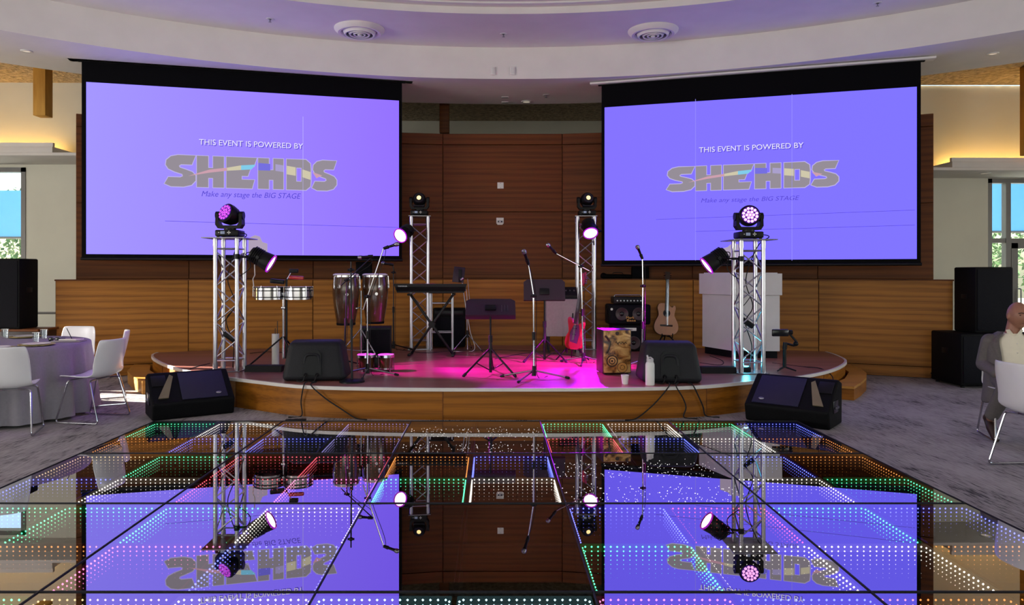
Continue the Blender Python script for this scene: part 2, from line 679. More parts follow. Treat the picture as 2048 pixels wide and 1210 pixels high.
b.box((0, -8.1, 4.28), (26.4, 0.2, 1.36))
b.box((-10.2, -8.1, 2.15), (5.6, 0.2, 2.9))
b.box((10.2, -8.1, 2.15), (5.6, 0.2, 2.9))
struct(b.build('wall_rear', M['wall_paint'], smooth=0))

# ring ceiling: roof, soffit, fascia, inner steps
RC = V((0.22, 1.03, 0))
SOF, CE2, CE3 = 4.42, 4.896, 5.01
def ring(b, r0, r1, z0, z1, n=128, c=RC):
    prof = [(r0, z0), (r1, z0), (r1, z1), (r0, z1)]
    V4 = [[b.bm.verts.new(V((c.x + r * math.cos(2 * PI * j / n), c.y + r * math.sin(2 * PI * j / n), z))) for (r, z) in prof] for j in range(n)]
    for j in range(n):
        A, C = V4[j], V4[(j + 1) % n]
        for k in range(4):
            b.bm.faces.new((A[k], A[(k + 1) % 4], C[(k + 1) % 4], C[k]))
b = B()
ring(b, 9.83, 11.45, SOF, SOF + 0.62)
soffit = struct(b.build('ceiling', M['white_paint']), 'curved white soffit with a tall fascia that the projection screens drop from')
b = B()
ring(b, 8.43, 9.85, CE2, CE2 + 0.35)
b.build('ceiling_ring', M['white_paint'], soffit)
b = B()
ring(b, 8.30, 8.47, CE2 + 0.09, CE2 + 0.35)
b.build('ceiling_step', M['white_paint'], soffit)
b = B()
b.lathe([(0.01, 0), (8.43, 0), (8.43, 0.2), (0.01, 0.2)], Matrix.Translation((RC.x, RC.y, CE3)), n=96)
b.build('ceiling_disc', M['white_paint'], soffit)
b = B()
rx0, rx1, ry0, ry1 = -13.2, 13.2, -8.2, 13.12
angs = sorted([2 * PI * j / 120 for j in range(120)] + [math.atan2(y - RC.y, x - RC.x) % (2 * PI) for x in (rx0, rx1) for y in (ry0, ry1)])
inn, outp = [], []
for a in angs:
    c, s = math.cos(a), math.sin(a)
    tt = min([((rx1 if c > 0 else rx0) - RC.x) / c] if abs(c) > 1e-6 else [1e9])
    tt = min(tt, ((ry1 if s > 0 else ry0) - RC.y) / s) if abs(s) > 1e-6 else tt
    inn.append((RC.x + c * 8.9, RC.y + s * 8.9))
    outp.append((RC.x + c * max(tt, 8.95), RC.y + s * max(tt, 8.95)))
rings = [[(p[0], p[1], z) for p in ps] for ps, z in ((inn, ROOF + 0.12), (inn, ROOF), (outp, ROOF), (outp, ROOF + 0.12), (inn, ROOF + 0.12))]
b.loft(rings, cap=False)
b.box((0.2, 14.8, ROOF + 0.06), (11.3, 3.5, 0.12))
struct(b.build('ceiling', M['acoustic'], smooth=0), 'rough sprayed acoustic roof above the soffit')

def glulam(label, x, y0, y1, z0, w=0.2, group='timber roof beams', m='beam'):
    t = tag(B().box((0, 0, (ROOF - z0) / 2), (w, y1 - y0, ROOF - z0), bevel=0.008).build('roof_beam', M[m], loc=(x, (y0 + y1) / 2, z0)), label, 'beam', group)
    return t
glulam('yellow timber roof beam above the left window shelf', P(82, 232, 11.6).x, 11.55, 11.75, P(82, 232, 11.6).z)
glulam('dark timber roof beam above the middle of the timber wall', P(889, 265, 13.0).x, 12.9, 13.1, P(889, 265, 12.9).z, 0.17, m='wood_dark')
glulam('timber roof beam above the right window shelf', P(2060, 310, 11.9).x, 11.8, 12.0, P(2060, 310, 11.9).z)

# light shelves with warm cove lamps
M['cove'] = emat('cove_lamp', (255, 196, 100), 34.0)
def shelf(label, x0, x1, x2, ydepth, z):
    t = thing('light_shelf', label, 'light shelf', ((x0 + x1) / 2, wall_y((x0 + x1) / 2), z), math.atan(0.012), 'light shelves')
    w = x1 - x0
    b = B().box((0, -ydepth / 2 - 0.01, 0.075), (w, ydepth, 0.10), bevel=0.004)
    b.box((0, -ydepth + 0.03, 0.15), (w, 0.05, 0.08))
    b.build('trough', M['white_paint'], t)
    s = 1 if x2 > x1 else -1
    B().box(((x2 - (x1 if s > 0 else x0)) / 2, -ydepth / 2 - 0.01, 0.0), (w + abs(x2 - (x1 if s > 0 else x0)), ydepth + 0.0, 0.05), bevel=0.004).build('underside', M['white_paint'], t)
    B().box((-s * 0.15, -0.16, 0.145), (w - 0.5, 0.04, 0.02)).build('cove_lamp', M['cove'], t)
shelf('white light shelf with warm cove glow over the left window', -12.9, P(99, 300, 11.9).x, P(160, 300, 12.0).x, 1.0, 3.47)
shelf('white light shelf with warm cove glow over the right window', P(1906, 327, 12.1).x, 12.9, P(1868, 327, 12.1).x, 1.0, 3.25)

# ------------------------------------------------------------------ curved timber walls
WC = V((0.15, -1.25, 0))
ANG = [-29.05, -21.45, -13.4, -4.3, 4.3, 13.4, 21.45, 29.05]
def arc_pt(R, a):
    a = math.radians(a)
    return V((WC.x + R * math.sin(a), WC.y + R * math.cos(a), 0))
def wall_panels(parent, R, angs, rows, m, name='wood_panel', th=0.03):
    for a0, a1 in zip(angs[:-1], angs[1:]):
        p, q = arc_pt(R, a0), arc_pt(R, a1)
        w = (q - p).length
        rz = math.atan2((q - p).y, (q - p).x)
        mid = (p + q) / 2
        for z0, z1 in rows:
            me = B().box((0, 0, 0), (w - 0.012, th, z1 - z0 - 0.012), bevel=0.003, seg=1).mesh(name, 0)
            link(name, me, m, parent, (mid.x, mid.y, (z0 + z1) / 2), (0, 0, rz))
def arc_slab(b, R0, R1, a0, a1, z0, z1, n=40):
    pts = [arc_pt(R0, a0 + (a1 - a0) * i / n) for i in range(n + 1)]
    pts += [arc_pt(R1, a1 + (a0 - a1) * i / n) for i in range(n + 1)]
    b.prism([(p.x, p.y) for p in pts], z0, z1)
LOWZ, UPZ = 1.395, 3.80
b = B()
arc_slab(b, 12.93, 13.02, ANG[0], ANG[-1], 0, LOWZ - 0.02)
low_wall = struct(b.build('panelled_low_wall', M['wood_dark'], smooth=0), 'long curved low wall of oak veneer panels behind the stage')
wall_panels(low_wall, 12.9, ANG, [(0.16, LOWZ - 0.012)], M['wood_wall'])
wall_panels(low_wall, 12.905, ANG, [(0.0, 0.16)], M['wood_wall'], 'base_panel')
b = B()
arc_slab(b, 12.88, 13.24, ANG[0] - 0.05, ANG[-1] + 0.05, LOWZ - 0.02, LOWZ)
b.build('ledge', M['wood_dark'], low_wall)
ANGU = [-28.0] + ANG[1:-1] + [28.1]
b = B()
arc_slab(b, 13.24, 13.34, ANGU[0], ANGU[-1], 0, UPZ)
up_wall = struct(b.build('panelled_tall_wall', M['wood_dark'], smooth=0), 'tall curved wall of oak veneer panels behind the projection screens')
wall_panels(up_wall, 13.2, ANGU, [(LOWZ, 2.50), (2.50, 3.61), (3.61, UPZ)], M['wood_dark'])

# wall plates on the tall wall
def on_upper(x, y):
    # camera ray to the wall panel surface
    k = ((x - CX) / F, 1.0)
    d = 11.0
    for i in range(60):
        X, Y = k[0] * d, d
        r = math.hypot(X - WC.x, Y - WC.y)
        d += (13.155 - r)
    return P(x, y, d)
p = on_upper(1001, 371)
t = thing('wall_plate', 'small square white blank plate high on the timber wall', 'wall plate', p)
B().box((0, 0, 0), (0.11, 0.015, 0.11), bevel=0.005).build('plate', M['white_plastic'], t)
for z in (0.035, -0.035):
    B().cyl((0, -0.005, z), (0, -0.011, z), 0.006).build('screw', M['steel'], t)
p = on_upper(1000, 443)
t = thing('fire_strobe', 'white wall strobe alarm with rounded bottom below the blank plate', 'alarm', p)
B().prism([(-0.06, 0.06), (0.06, 0.06), (0.06, -0.03), (0.04, -0.055), (-0.04, -0.055), (-0.06, -0.03)], -0.01, 0.03, Matrix.Rotation(PI / 2, 4, 'X')).build('housing', M['white_plastic'], t)
B().box((0, -0.035, -0.005), (0.09, 0.02, 0.032), bevel=0.006).build('strobe_lens', M['steel'], t)
for x in (-0.025, 0.025):
    B().box((x, -0.047, -0.005), (0.02, 0.004, 0.02)).build('flash_tube', M['black'], t)

# ------------------------------------------------------------------ ceiling fittings
M['throat'] = mat('vent_throat', (70, 66, 70), 0.8, noise=0.05)
def diffuser(label, px, py):
    d = (CE2 - EYE) * F / (CY - py)
    p = P(px, py, d)
    t = thing('ceiling_diffuser', label, 'air vent', (p.x, p.y, CE2), 0, 'round ceiling diffusers')
    def rg(r0, r1, z0, z1, name):
        b = B()
        b.lathe([(r0, z0), (r1, z1), (r1 + 0.02, z1), (r0 + 0.02, z0 - 0.006)], n=40, cap=False)
        b.build(name, M['white_paint'], t)
    b = B()
    b.lathe([(0.245, -0.03), (0.26, -0.062), (0.295, -0.066), (0.345, -0.02), (0.35, 0.0), (0.26, -0.01), (0.245, -0.03)], n=48, cap=False)
    b.build('rim', M['white_paint'], t)
    for r in (0.185, 0.12, 0.06):
        b = B()
        b.lathe([(r, -0.085), (r + 0.02, -0.088), (r + 0.05, -0.03), (r + 0.038, -0.03), (r, -0.085)], n=40, cap=False)
        b.build('cone', M['white_paint'], t)
    B().lathe([(0.001, -0.10), (0.025, -0.095), (0.035, -0.07), (0.03, -0.02), (0.001, -0.02)], n=20).build('centre_cap', M['white_paint'], t)
    B().lathe([(0.001, -0.003), (0.25, -0.003), (0.25, -0.001), (0.001, -0.001)], n=40).build('throat', M['throat'], t)
diffuser('round ceiling diffuser above the left screen', 719, 58)
diffuser('round ceiling diffuser above the right screen', 1306, 61)

def downlight(label, px, py, z, r=0.07):
    d = (z - EYE) * F / (CY - py)
    p = P(px, py, d)
    t = thing('downlight', label, 'ceiling light', (p.x, p.y, z), 0, 'small ceiling fittings')
    B().lathe([(r * 0.7, -0.012), (r, -0.008), (r, 0), (r * 0.7, 0)], n=24, cap=False).build('trim_ring', M['white_plastic'], t)
    B().lathe([(0.001, -0.004), (r * 0.7, -0.006), (r * 0.7, -0.001), (0.001, -0.001)], n=20).build('lens', M['downlens'], t)
M['downlens'] = mat('downlight_lens', (235, 230, 220), 0.3, emit=(255, 236, 210), strength=0.35, noise=0.02)
downlight('recessed downlight in the soffit left of the left screen', 53, 102, SOF)
downlight('recessed downlight in the soffit right of the right screen', 1986, 107, SOF)
downlight('recessed light in the soffit between the screens', 1053, 203, SOF, 0.09)
downlight('small downlight under the right light shelf', 1970, 346, 3.222, 0.09)
def sprinkler(label, px, py, z):
    d = (z - EYE) * F / (CY - py)
    p = P(px, py, d)
    t = thing('sprinkler', label, 'sprinkler', (p.x, p.y, z), 0, 'ceiling sprinklers')
    B().lathe([(0.05, -0.006), (0.055, 0.0), (0.02, 0.0), (0.02, -0.006)], n=20).build('escutcheon', M['white_plastic'], t)
    B().cyl((0, 0, 0), (0, 0, -0.04), 0.008).cyl((0, 0, -0.04), (0, 0, -0.044), 0.02).build('head', M['steel'], t)
sprinkler('sprinkler in the ceiling ring midway between the diffusers', 1007, 68, CE2)
sprinkler('sprinkler in the ceiling ring left of the left diffuser', 540, 38, CE2)
sprinkler('sprinkler in the ceiling ring at upper right', 1755, 6, CE2)
sprinkler('sprinkler in the soffit between the screens', 1092, 190, SOF)
for lab, px in (('left one of two small blank plates on the white fascia', 986), ('right one of two small blank plates on the white fascia', 1025)):
    d = 10.84
    p = P(px, 142, d)
    t = thing('fascia_plate', lab, 'wall plate', p, 0, 'fascia plates')
    B().box((0, 0, 0), (0.07, 0.02, 0.12), bevel=0.004).build('plate', M['white_paint'], t)
    B().box((0, -0.012, 0), (0.045, 0.006, 0.09), bevel=0.002).build('cover', M['white_plastic'], t)
for i, py in enumerate((194, 204)):
    d = (SOF - EYE) * F / (CY - py)
    p = P(1010, py, d)
    t = thing('soffit_slot', ['slim slot vent in the soffit nearest the fascia', 'slim slot vent in the soffit nearest the timber wall'][i], 'vent', p)
    B().box((0, 0, -0.004), (0.12, 0.04, 0.01), bevel=0.002).build('frame', M['white_plastic'], t)
    B().box((0, 0, -0.010), (0.1, 0.015, 0.006)).build('slot', M['black_rough'], t)

# ------------------------------------------------------------------ projection screens
def screen_emission(name, c0, c1, w, strength):
    m = bpy.data.materials.new(name)
    m.use_nodes = True
    nt = m.node_tree
    nt.nodes.remove(nt.nodes['Principled BSDF'])
    tc = nt.nodes.new('ShaderNodeTexCoord')
    sx = nt.nodes.new('ShaderNodeSeparateXYZ')
    nt.links.new(tc.outputs['Object'], sx.inputs[0])
    mr = nt.nodes.new('ShaderNodeMapRange')
    mr.inputs[2].default_value = w
    nt.links.new(sx.outputs[0], mr.inputs[0])
    r = nt.nodes.new('ShaderNodeValToRGB')
    for el, cc in zip(r.color_ramp.elements, (c0, c1)):
        cc = lin(cc)
        el.color = (cc[0], cc[1], cc[2] * 1.4, 1)
    nt.links.new(mr.outputs[0], r.inputs[0])
    e = nt.nodes.new('ShaderNodeEmission')
    e.inputs[1].default_value = strength
    nt.links.new(r.outputs[0], e.inputs[0])
    nt.links.new(e.outputs[0], nt.nodes['Material Output'].inputs[0])
    return m
M['proj_white'] = emat('projected_white', (236, 232, 250), 1.0)
M['proj_line'] = emat('projected_pale_line', (196, 186, 250), 1.0)
M['proj_faint'] = emat('projected_faint_line', (158, 148, 255), 1.0)
M['proj_dark'] = emat('projected_dark_line', (92, 76, 190), 1.0)
M['proj_grey'] = emat('projected_grey', (150, 142, 152), 1.0)
M['proj_shadow'] = emat('painted_shadow_tone', (176, 160, 184), 1.0)
M['proj_edge'] = emat('projected_pale_edge', (188, 178, 226), 1.0)
M['sw_pink'] = emat('swoosh_pink', (205, 160, 175), 1.0)
M['sw_cream'] = emat('swoosh_cream', (208, 200, 172), 1.0)
M['sw_cyan'] = emat('swoosh_cyan', (130, 205, 235), 1.0)
M['sw_blue'] = emat('swoosh_blue', (118, 112, 225), 1.0)
M['sw_pale'] = emat('swoosh_pale', (170, 160, 205), 1.0)
S_ = [(.98, 1), (.42, 1), (.2, .95), (.06, .83), (.04, .68), (.12, .56), (.32, .47), (.56, .40), (.58, .33), (.5, .29), (.12, .29), (0, .08), (.2, 0), (.6, 0), (.85, .06), (.98, .2), (.98, .36), (.88, .47), (.68, .54), (.48, .60), (.45, .66), (.52, .71), (.86, .71)]
H_ = [(0, 0), (0, 1), (.42, 1), (.42, .62), (.6, .62), (.6, 1), (1, 1), (1, 0), (.6, 0), (.6, .3), (.42, .3), (.42, 0)]
E_ = [(0, 0), (0, 1), (1, 1), (.9, .72), (.5, .72), (.5, .62), (.78, .62), (.70, .40), (.5, .40), (.5, .28), (.92, .28), (.84, 0)]
D1 = [(0, 0), (0, 1), (.4, 1), (.4, 0)]
D2 = [(.4, 1), (.8, 1), (.98, .88), (1, .7), (1, .3), (.98, .12), (.8, 0), (.4, 0), (.4, .27), (.62, .27), (.62, .73), (.4, .73)]
LET = [((0, .175), [S_]), ((.179, .331), [H_]), ((.346, .521), [E_]), ((.529, .677), [H_]), ((.696, .84), [D1, D2]), ((.848, 1.0), [S_])]

def projection_screen(label, xa, da, xb, db, top, bot, img, colors, texts, lines, shadow):
    A, C = P(xa, 0, da), P(xb, 0, db)
    u = V((C.x - A.x, C.y - A.y, 0))
    W = u.length
    rz = math.atan2(u.y, u.x)
    t = thing('projection_screen', label, 'projection screen', (A.x, A.y, bot), rz, 'drop-down projection screens')
    Minv = (Matrix.Translation((A.x, A.y, bot)) @ Matrix.Rotation(rz, 4, 'Z')).inverted()
    def loc(x, y):
        o = Minv @ V((0, 0, EYE))
        q = Minv @ P(x, y, 1.0)
        dr = q - o
        s = -o.y / dr.y
        h = o + dr * s
        return h.x, h.z
    Hh = top - bot
    # black masking cloth with the picture area left open, weight bar, case in the soffit
    x0, z0 = loc(*img[0])
    x1, z1 = loc(*img[1])
    b = B()
    b.box((W / 2, 0.012, (z1 + Hh) / 2), (W, 0.01, Hh - z1))
    b.box((W / 2, 0.012, z0 / 2), (W, 0.01, z0))
    b.box((x0 / 2, 0.012, (z0 + z1) / 2), (x0, 0.01, z1 - z0))
    b.box(((x1 + W) / 2, 0.012, (z0 + z1) / 2), (W - x1, 0.01, z1 - z0))
    b.build('masking_border', M['screen_black'], t, smooth=0)
    B().box((W / 2, 0.03, Hh / 2), (W - 0.01, 0.012, Hh - 0.02)).build('backing', M['screen_black'], t, smooth=0)
    B().cyl((-0.01, 0.012, 0.0), (W + 0.01, 0.012, 0.0), 0.022, n=14).build('weight_bar', M['black_metal'], t)
    B().box((W / 2, 0.02, Hh + 0.02), (W + 0.34, 0.16, 0.03), bevel=0.006).build('screen_case', M['white_paint'], t)
    B().box((W / 2, 0.02, Hh - 0.006), (W + 0.1, 0.05, 0.012)).build('case_slot', M['black_rough'], t)
    pic = B().box(((x0 + x1) / 2, 0.012, (z0 + z1) / 2), (x1 - x0, 0.006, z1 - z0)).build('picture', screen_emission('projected_picture', colors[0], colors[1], W, colors[2]), t, smooth=0)
    Y = 0.004
    (e0, e1), (l0, l1), (m0, m1) = texts
    a, c = loc(*e0), loc(*e1)
    fit_text('THIS EVENT IS POWERED BY', pic, M['proj_dark'], a[0] + 0.012, a[1] - 0.012, c[0] + 0.012, c[1] - 0.012, Y, name='lettering_shadow')
    fit_text('THIS EVENT IS POWERED BY', pic, M['proj_white'], a[0], a[1], c[0], c[1], Y - 0.0015)
    a, c = loc(*m0), loc(*m1)
    fit_text('Make any stage the BIG STAGE', pic, M['proj_dark'], a[0], a[1], c[0], c[1], Y, 0.25)
    a, c = loc(*l0), loc(*l1)
    LW, LH = c[0] - a[0], c[1] - a[1]
    MX = Matrix.Rotation(PI / 2, 4, 'X')
    for grow, mm, yy, nm in ((0.013, M['proj_edge'], Y + 0.001, 'logo_outline'), (0.0, M['proj_grey'], Y - 0.001, 'logo_letter')):
        for (f0, f1), polys in LET:
            b = B()
            for poly in polys:
                pts = []
                n = len(poly)
                cen = V((0.5, 0.5))
                for i, q in enumerate(poly):
                    pv, nx = poly[i - 1], poly[(i + 1) % n]
                    p2 = V((a[0] + (f0 + (f1 - f0) * q[0]) * LW, a[1] + q[1] * LH))
                    if grow:
                        e_1 = V(((q[0] - pv[0]) * (f1 - f0) * LW, (q[1] - pv[1]) * LH)).normalized()
                        e_2 = V(((nx[0] - q[0]) * (f1 - f0) * LW, (nx[1] - q[1]) * LH)).normalized()
                        nn = V((-(e_1.y + e_2.y), e_1.x + e_2.x))
                        area = sum(poly[k][0] * poly[(k + 1) % n][1] - poly[(k + 1) % n][0] * poly[k][1] for k in range(n))
                        if nn.length > 1e-6:
                            p2 = p2 + nn.normalized() * grow * (-1 if area > 0 else 1)
                    pts.append((p2.x, yy, p2.y))
                b.face(pts)
            b.build(nm, mm, pic, smooth=0)
    def sw(mm, pts):
        B().face([(a[0] + x * LW, Y - 0.002, a[1] + z * LH) for x, z in pts]).build('logo_swoosh', mm, pic, smooth=0)
    sw(M['sw_pink'], [(.13, .34), (.25, .47), (.35, .55), (.35, .65), (.25, .57)])
    sw(M['sw_cream'], [(.35, .55), (.43, .59), (.43, .74), (.35, .65)])
    sw(M['sw_cyan'], [(.43, .59), (.49, .62), (.515, .78), (.43, .74)])
    sw(M['sw_blue'], [(.529, .60), (.60, .60), (.60, .82), (.529, .84)])
    sw(M['sw_pale'], [(.63, .60), (.677, .57), (.677, .79), (.63, .82)])
    sw(M['sw_cream'], [(.697, .50), (.75, .46), (.75, .74), (.697, .78)])
    sw(M['sw_cream'], [(.79, .42), (.839, .34), (.839, .60), (.79, .68)])
    sw(M['sw_pink'], [(.85, .60), (.91, .50), (.875, .40)])
    for (p0, p1, wd, mm) in lines:
        q0, q1 = loc(*p0), loc(*p1)
        B().tube([(q0[0], Y, q0[1]), (q1[0], Y, q1[1])], wd, n=4).build('picture_line', mm, pic, smooth=0)  # thin line drawn into the projected picture
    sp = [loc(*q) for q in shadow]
    B().face([(x, Y, z) for x, z in sp]).build('painted_shadow', M['proj_shadow'], pic, smooth=0)  # cast shadow of a moving head, painted as a flat patch
    return t

projection_screen('left drop-down projection screen with purple event logo picture', 163, 9.9, 804, 11.0, 4.415, 1.685, ((172, 508), (798, 201)),
    ((166, 152, 255), (150, 114, 255), 1.0),
    (((398, 289), (606, 287)), ((329, 372), (674, 322)), ((403, 396), (602, 387))),
    [((606, 233), (606, 510), 0.003, M['proj_line']), ((330, 442), (797, 455), 0.003, M['proj_dark'])],
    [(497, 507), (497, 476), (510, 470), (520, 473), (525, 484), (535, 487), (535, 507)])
projection_screen('right drop-down projection screen with blue violet event logo picture', 1203, 11.0, 1842, 9.75, 4.37, 1.607, ((1209, 521), (1834, 173)),
    ((134, 116, 255), (130, 118, 255), 1.0),
    (((1398, 305), (1607, 284.5)), ((1333, 383), (1678, 321)), ((1402, 408), (1599, 391))),
    [((1391, 198), (1391, 521), 0.003, M['proj_faint']), ((1584, 188), (1584, 521), 0.003, M['proj_faint']), ((1312, 439), (1830, 420), 0.003, M['proj_dark']), ((1391, 463), (1830, 450), 0.003, M['proj_dark'])],
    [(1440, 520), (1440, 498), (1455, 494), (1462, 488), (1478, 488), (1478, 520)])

# ------------------------------------------------------------------ windows, door, outside
M['frame_grey'] = mat('window_frame', (120, 118, 116), 0.4, 0.3, noise=0.04)
def window(name, x0, x1, z0, z1, mull, rails, label):
    y = wall_y((x0 + x1) / 2)
    b = B()
    for x in (x0 + 0.04, x1 - 0.04):
        b.box((x, y + 0.06, (z0 + z1) / 2), (0.08, 0.14, z1 - z0))
    for z in (z0 + 0.03, z1 - 0.04):
        b.box(((x0 + x1) / 2, y + 0.06, z), (x1 - x0, 0.14, 0.08))
    o = struct(b.build(name, M['frame_grey'], smooth=0), label)
    for x in mull:
        B().box((x, y + 0.06, (z0 + z1) / 2), (0.09, 0.12, z1 - z0 - 0.1)).build('mullion', M['frame_grey'], o, smooth=0)
    for z in rails:
        B().box(((x0 + x1) / 2, y + 0.06, z), (x1 - x0 - 0.1, 0.1, 0.08)).build('rail', M['frame_grey'], o, smooth=0)
    xs = [x0 + 0.08] + list(mull) + [x1 - 0.08]
    for xa, xb in zip(xs[:-1], xs[1:]):
        B().box(((xa + xb) / 2, y + 0.06, (z0 + z1) / 2), (xb - xa - 0.05, 0.012, z1 - z0 - 0.1)).build('pane', M['glass'], o, smooth=0)
    return o
window('window_1', WL0, WL1, 0.02, WLT, (), (), 'tall grey framed window at the left edge')
mull_x = P(2018, 0, wall_y(9.3)).x
window('window_2', WR0, WR1, 0.02, WRT, (mull_x, 10.9), (P(0, 481, 13.16).z,), 'tall grey framed window and glazed door at the right edge')
b = B()
dy = wall_y(10.2)
b.box((mull_x + 0.12, dy + 0.05, 1.03), (0.12, 0.08, 2.02)).box((10.8, dy + 0.05, 1.03), (0.12, 0.08, 2.02)).box(((mull_x + 10.86) / 2, dy + 0.05, 2.0), (10.86 - mull_x - 0.1, 0.08, 0.12)).box(((mull_x + 10.86) / 2, dy + 0.05, 0.12), (10.86 - mull_x - 0.1, 0.08, 0.2))
door = struct(b.build('door_1', M['frame_grey'], smooth=0), 'grey framed glazed door inside the right window wall')
B().tube(fillet([(mull_x + 0.17, dy - 0.02, 1.2), (mull_x + 0.17, dy - 0.08, 1.2), (mull_x + 0.17, dy - 0.08, 0.9), (mull_x + 0.17, dy - 0.02, 0.9)], 0.02), 0.012).build('door_handle', M['steel'], door)

M['paving'] = mat('paving', (190, 184, 172), 0.8, noise=0.08, nscale=3)
struct(B().box((0, 30, -0.16), (70, 33, 0.1)).build('ground_outside', M['paving'], smooth=0), 'pale paving outside the windows')
M['awning'] = mat('awning_fabric', (150, 206, 240), 0.7, noise=0.04)
_nt = M['awning'].node_tree
_tr = _nt.nodes.new('ShaderNodeBsdfTranslucent')
_tr.inputs[0].default_value = lin((150, 210, 245)) + (1,)
_ms = _nt.nodes.new('ShaderNodeMixShader')
_nt.links.new(_nt.nodes['Principled BSDF'].outputs[0], _ms.inputs[1])
_nt.links.new(_tr.outputs[0], _ms.inputs[2])
_nt.links.new(_ms.outputs[0], _nt.nodes['Material Output'].inputs[0])
M['leaf'] = mat('leaf', (96, 128, 84), 0.6, noise=0.3, nscale=3)
M['leaf'].node_tree.nodes['Principled BSDF'].inputs['Subsurface Weight'].default_value = 0.0
M['bark'] = mat('bark', (110, 92, 76), 0.9, noise=0.2, bump=0.4)
def awning(label, x, y, w, z0, z1):
    t = thing('sun_awning', label, 'awning', (x, y, 0), 0, 'outdoor sun awnings')
    B().box((0, 0, (z0 + z1) / 2), (w, 0.02, z1 - z0)).build('fabric', M['awning'], t, smooth=0)
    for s in (-1, 1):
        B().cyl((s * w / 2, 0, 0), (s * w / 2, 0, z1), 0.05).build('post', M['frame_grey'], t)
    B().cyl((-w / 2, 0, z0), (w / 2, 0, z0), 0.03).build('hem_bar', M['frame_grey'], t)
awning('pale blue hanging sun awning outside the left window', -11.9, 17.5, 3.2, 2.35, 3.5)
awning('blue hanging sun awning outside the right window', 13.2, 18.5, 5.0, 2.55, 4.1)
def tree(label, x, y, h, r, n=1500):
    t = thing('garden_tree', label, 'tree', (x, y, -0.1), 0, 'garden trees outside')
    B().tube([(0, 0, 0), (0.05, 0, h * 0.35), (-0.03, 0.05, h * 0.65), (0.02, 0, h * 0.85)], [0.12, 0.09, 0.06, 0.03]).build('trunk', M['bark'], t)
    b = B()
    rnd = random.Random(int(x * 100))
    for i in range(n):
        while True:
            q = V((rnd.uniform(-1, 1), rnd.uniform(-1, 1), rnd.uniform(-1, 1)))
            if 0.3 < q.length < 1:
                break
        c = V((q.x * r, q.y * r, h * 0.58 + q.z * h * 0.42))
        a = V((rnd.uniform(-1, 1), rnd.uniform(-1, 1), rnd.uniform(-1, 1))).normalized()
        e = a.cross(V((0.3, 0.5, 0.8))).normalized()
        s = rnd.uniform(0.07, 0.14)
        b.face([c - a * s, c + e * s * 0.45, c + a * s, c - e * s * 0.45])
    f = b.build('foliage', M['leaf'], t, smooth=0)
    f['kind'] = 'stuff'
tree('leafy garden tree outside the left window', -12.4, 20.5, 3.4, 1.5)
tree('tall leafy garden tree beyond the left awning', -15.0, 24.0, 4.6, 1.8)
tree('leafy garden tree outside the right window', 13.2, 22.5, 3.2, 1.4)
tree('tall leafy garden tree beyond the right awning', 17.2, 25.5, 4.4, 1.7)
tree('bushy garden tree seen through the glazed door', 16.4, 20.4, 2.2, 1.1)

# ------------------------------------------------------------------ stage
STZ = 0.32
edge = [(-4.93, 10.55), (-4.86, 10.25), (-4.62, 9.8), (-4.2, 9.2), (-3.7, 8.63), (-3.2, 8.2), (-2.6, 7.8), (-1.9, 7.42), (-0.9, 7.28), (0.07, 7.26), (1.1, 7.28), (2.05, 7.40), (2.77, 7.74), (3.4, 8.08), (3.9, 8.49), (4.35, 9.02), (4.70, 9.6), (4.87, 10.2), (4.93, 10.66)]
edge = [(p.x, p.y) for p in catmull([(x, y, 0) for x, y in edge], 5)]
back = []
for i in range(25):
    a = 21.8 - 45.1 * i / 24
    q = arc_pt(12.86, a)
    back.append((q.x, q.y))
stage = thing('stage', 'low curved oak stage with a pale edge strip', 'stage', (0, 0, 0))
B().prism(edge + back, STZ - 0.03, STZ).build('deck', M['deck'], stage, smooth=0)
def offset_strip(b, pts, o0, o1, z0, z1):
    n = len(pts)
    def nrm(i):
        a, c = pts[max(i - 1, 0)], pts[min(i + 1, n - 1)]
        t = V((c[0] - a[0], c[1] - a[1])).normalized()
        return V((t.y, -t.x))
    A = [V(pts[i]) + nrm(i) * o0 for i in range(n)]
    C = [V(pts[i]) + nrm(i) * o1 for i in range(n)]
    rings = [[(A[i].x, A[i].y, z0), (C[i].x, C[i].y, z0), (C[i].x, C[i].y, z1), (A[i].x, A[i].y, z1)] for i in range(n)]
    b.loft(rings)
b = B()
offset_strip(b, edge, -0.012, 0.018, STZ - 0.03, STZ + 0.004)
b.build('edge_strip', M['nosing'], stage)
n = len(edge)
cuts = [0, 14, 28, 42, 56, 70, n - 1] if n > 80 else [round(i * (n - 1) / 8) for i in range(9)]
for i0, i1 in zip(cuts[:-1], cuts[1:]):
    seg = edge[i0:i1 + 1]
    b = B()
    offset_strip(b, seg, -0.04, 0.0, 0.0, STZ - 0.03)
    o = b.build('fascia_panel', M['wood_stage'], stage)
    bmn = 0
    b2 = B()
    q = edge[i1]
    if i1 < n - 1:
        B().box((q[0], q[1] - 0.001, (STZ - 0.03) / 2), (0.006, 0.006, STZ - 0.03)).build('panel_joint', M['wood_dark'], stage, smooth=0)
    b2.bm.free()
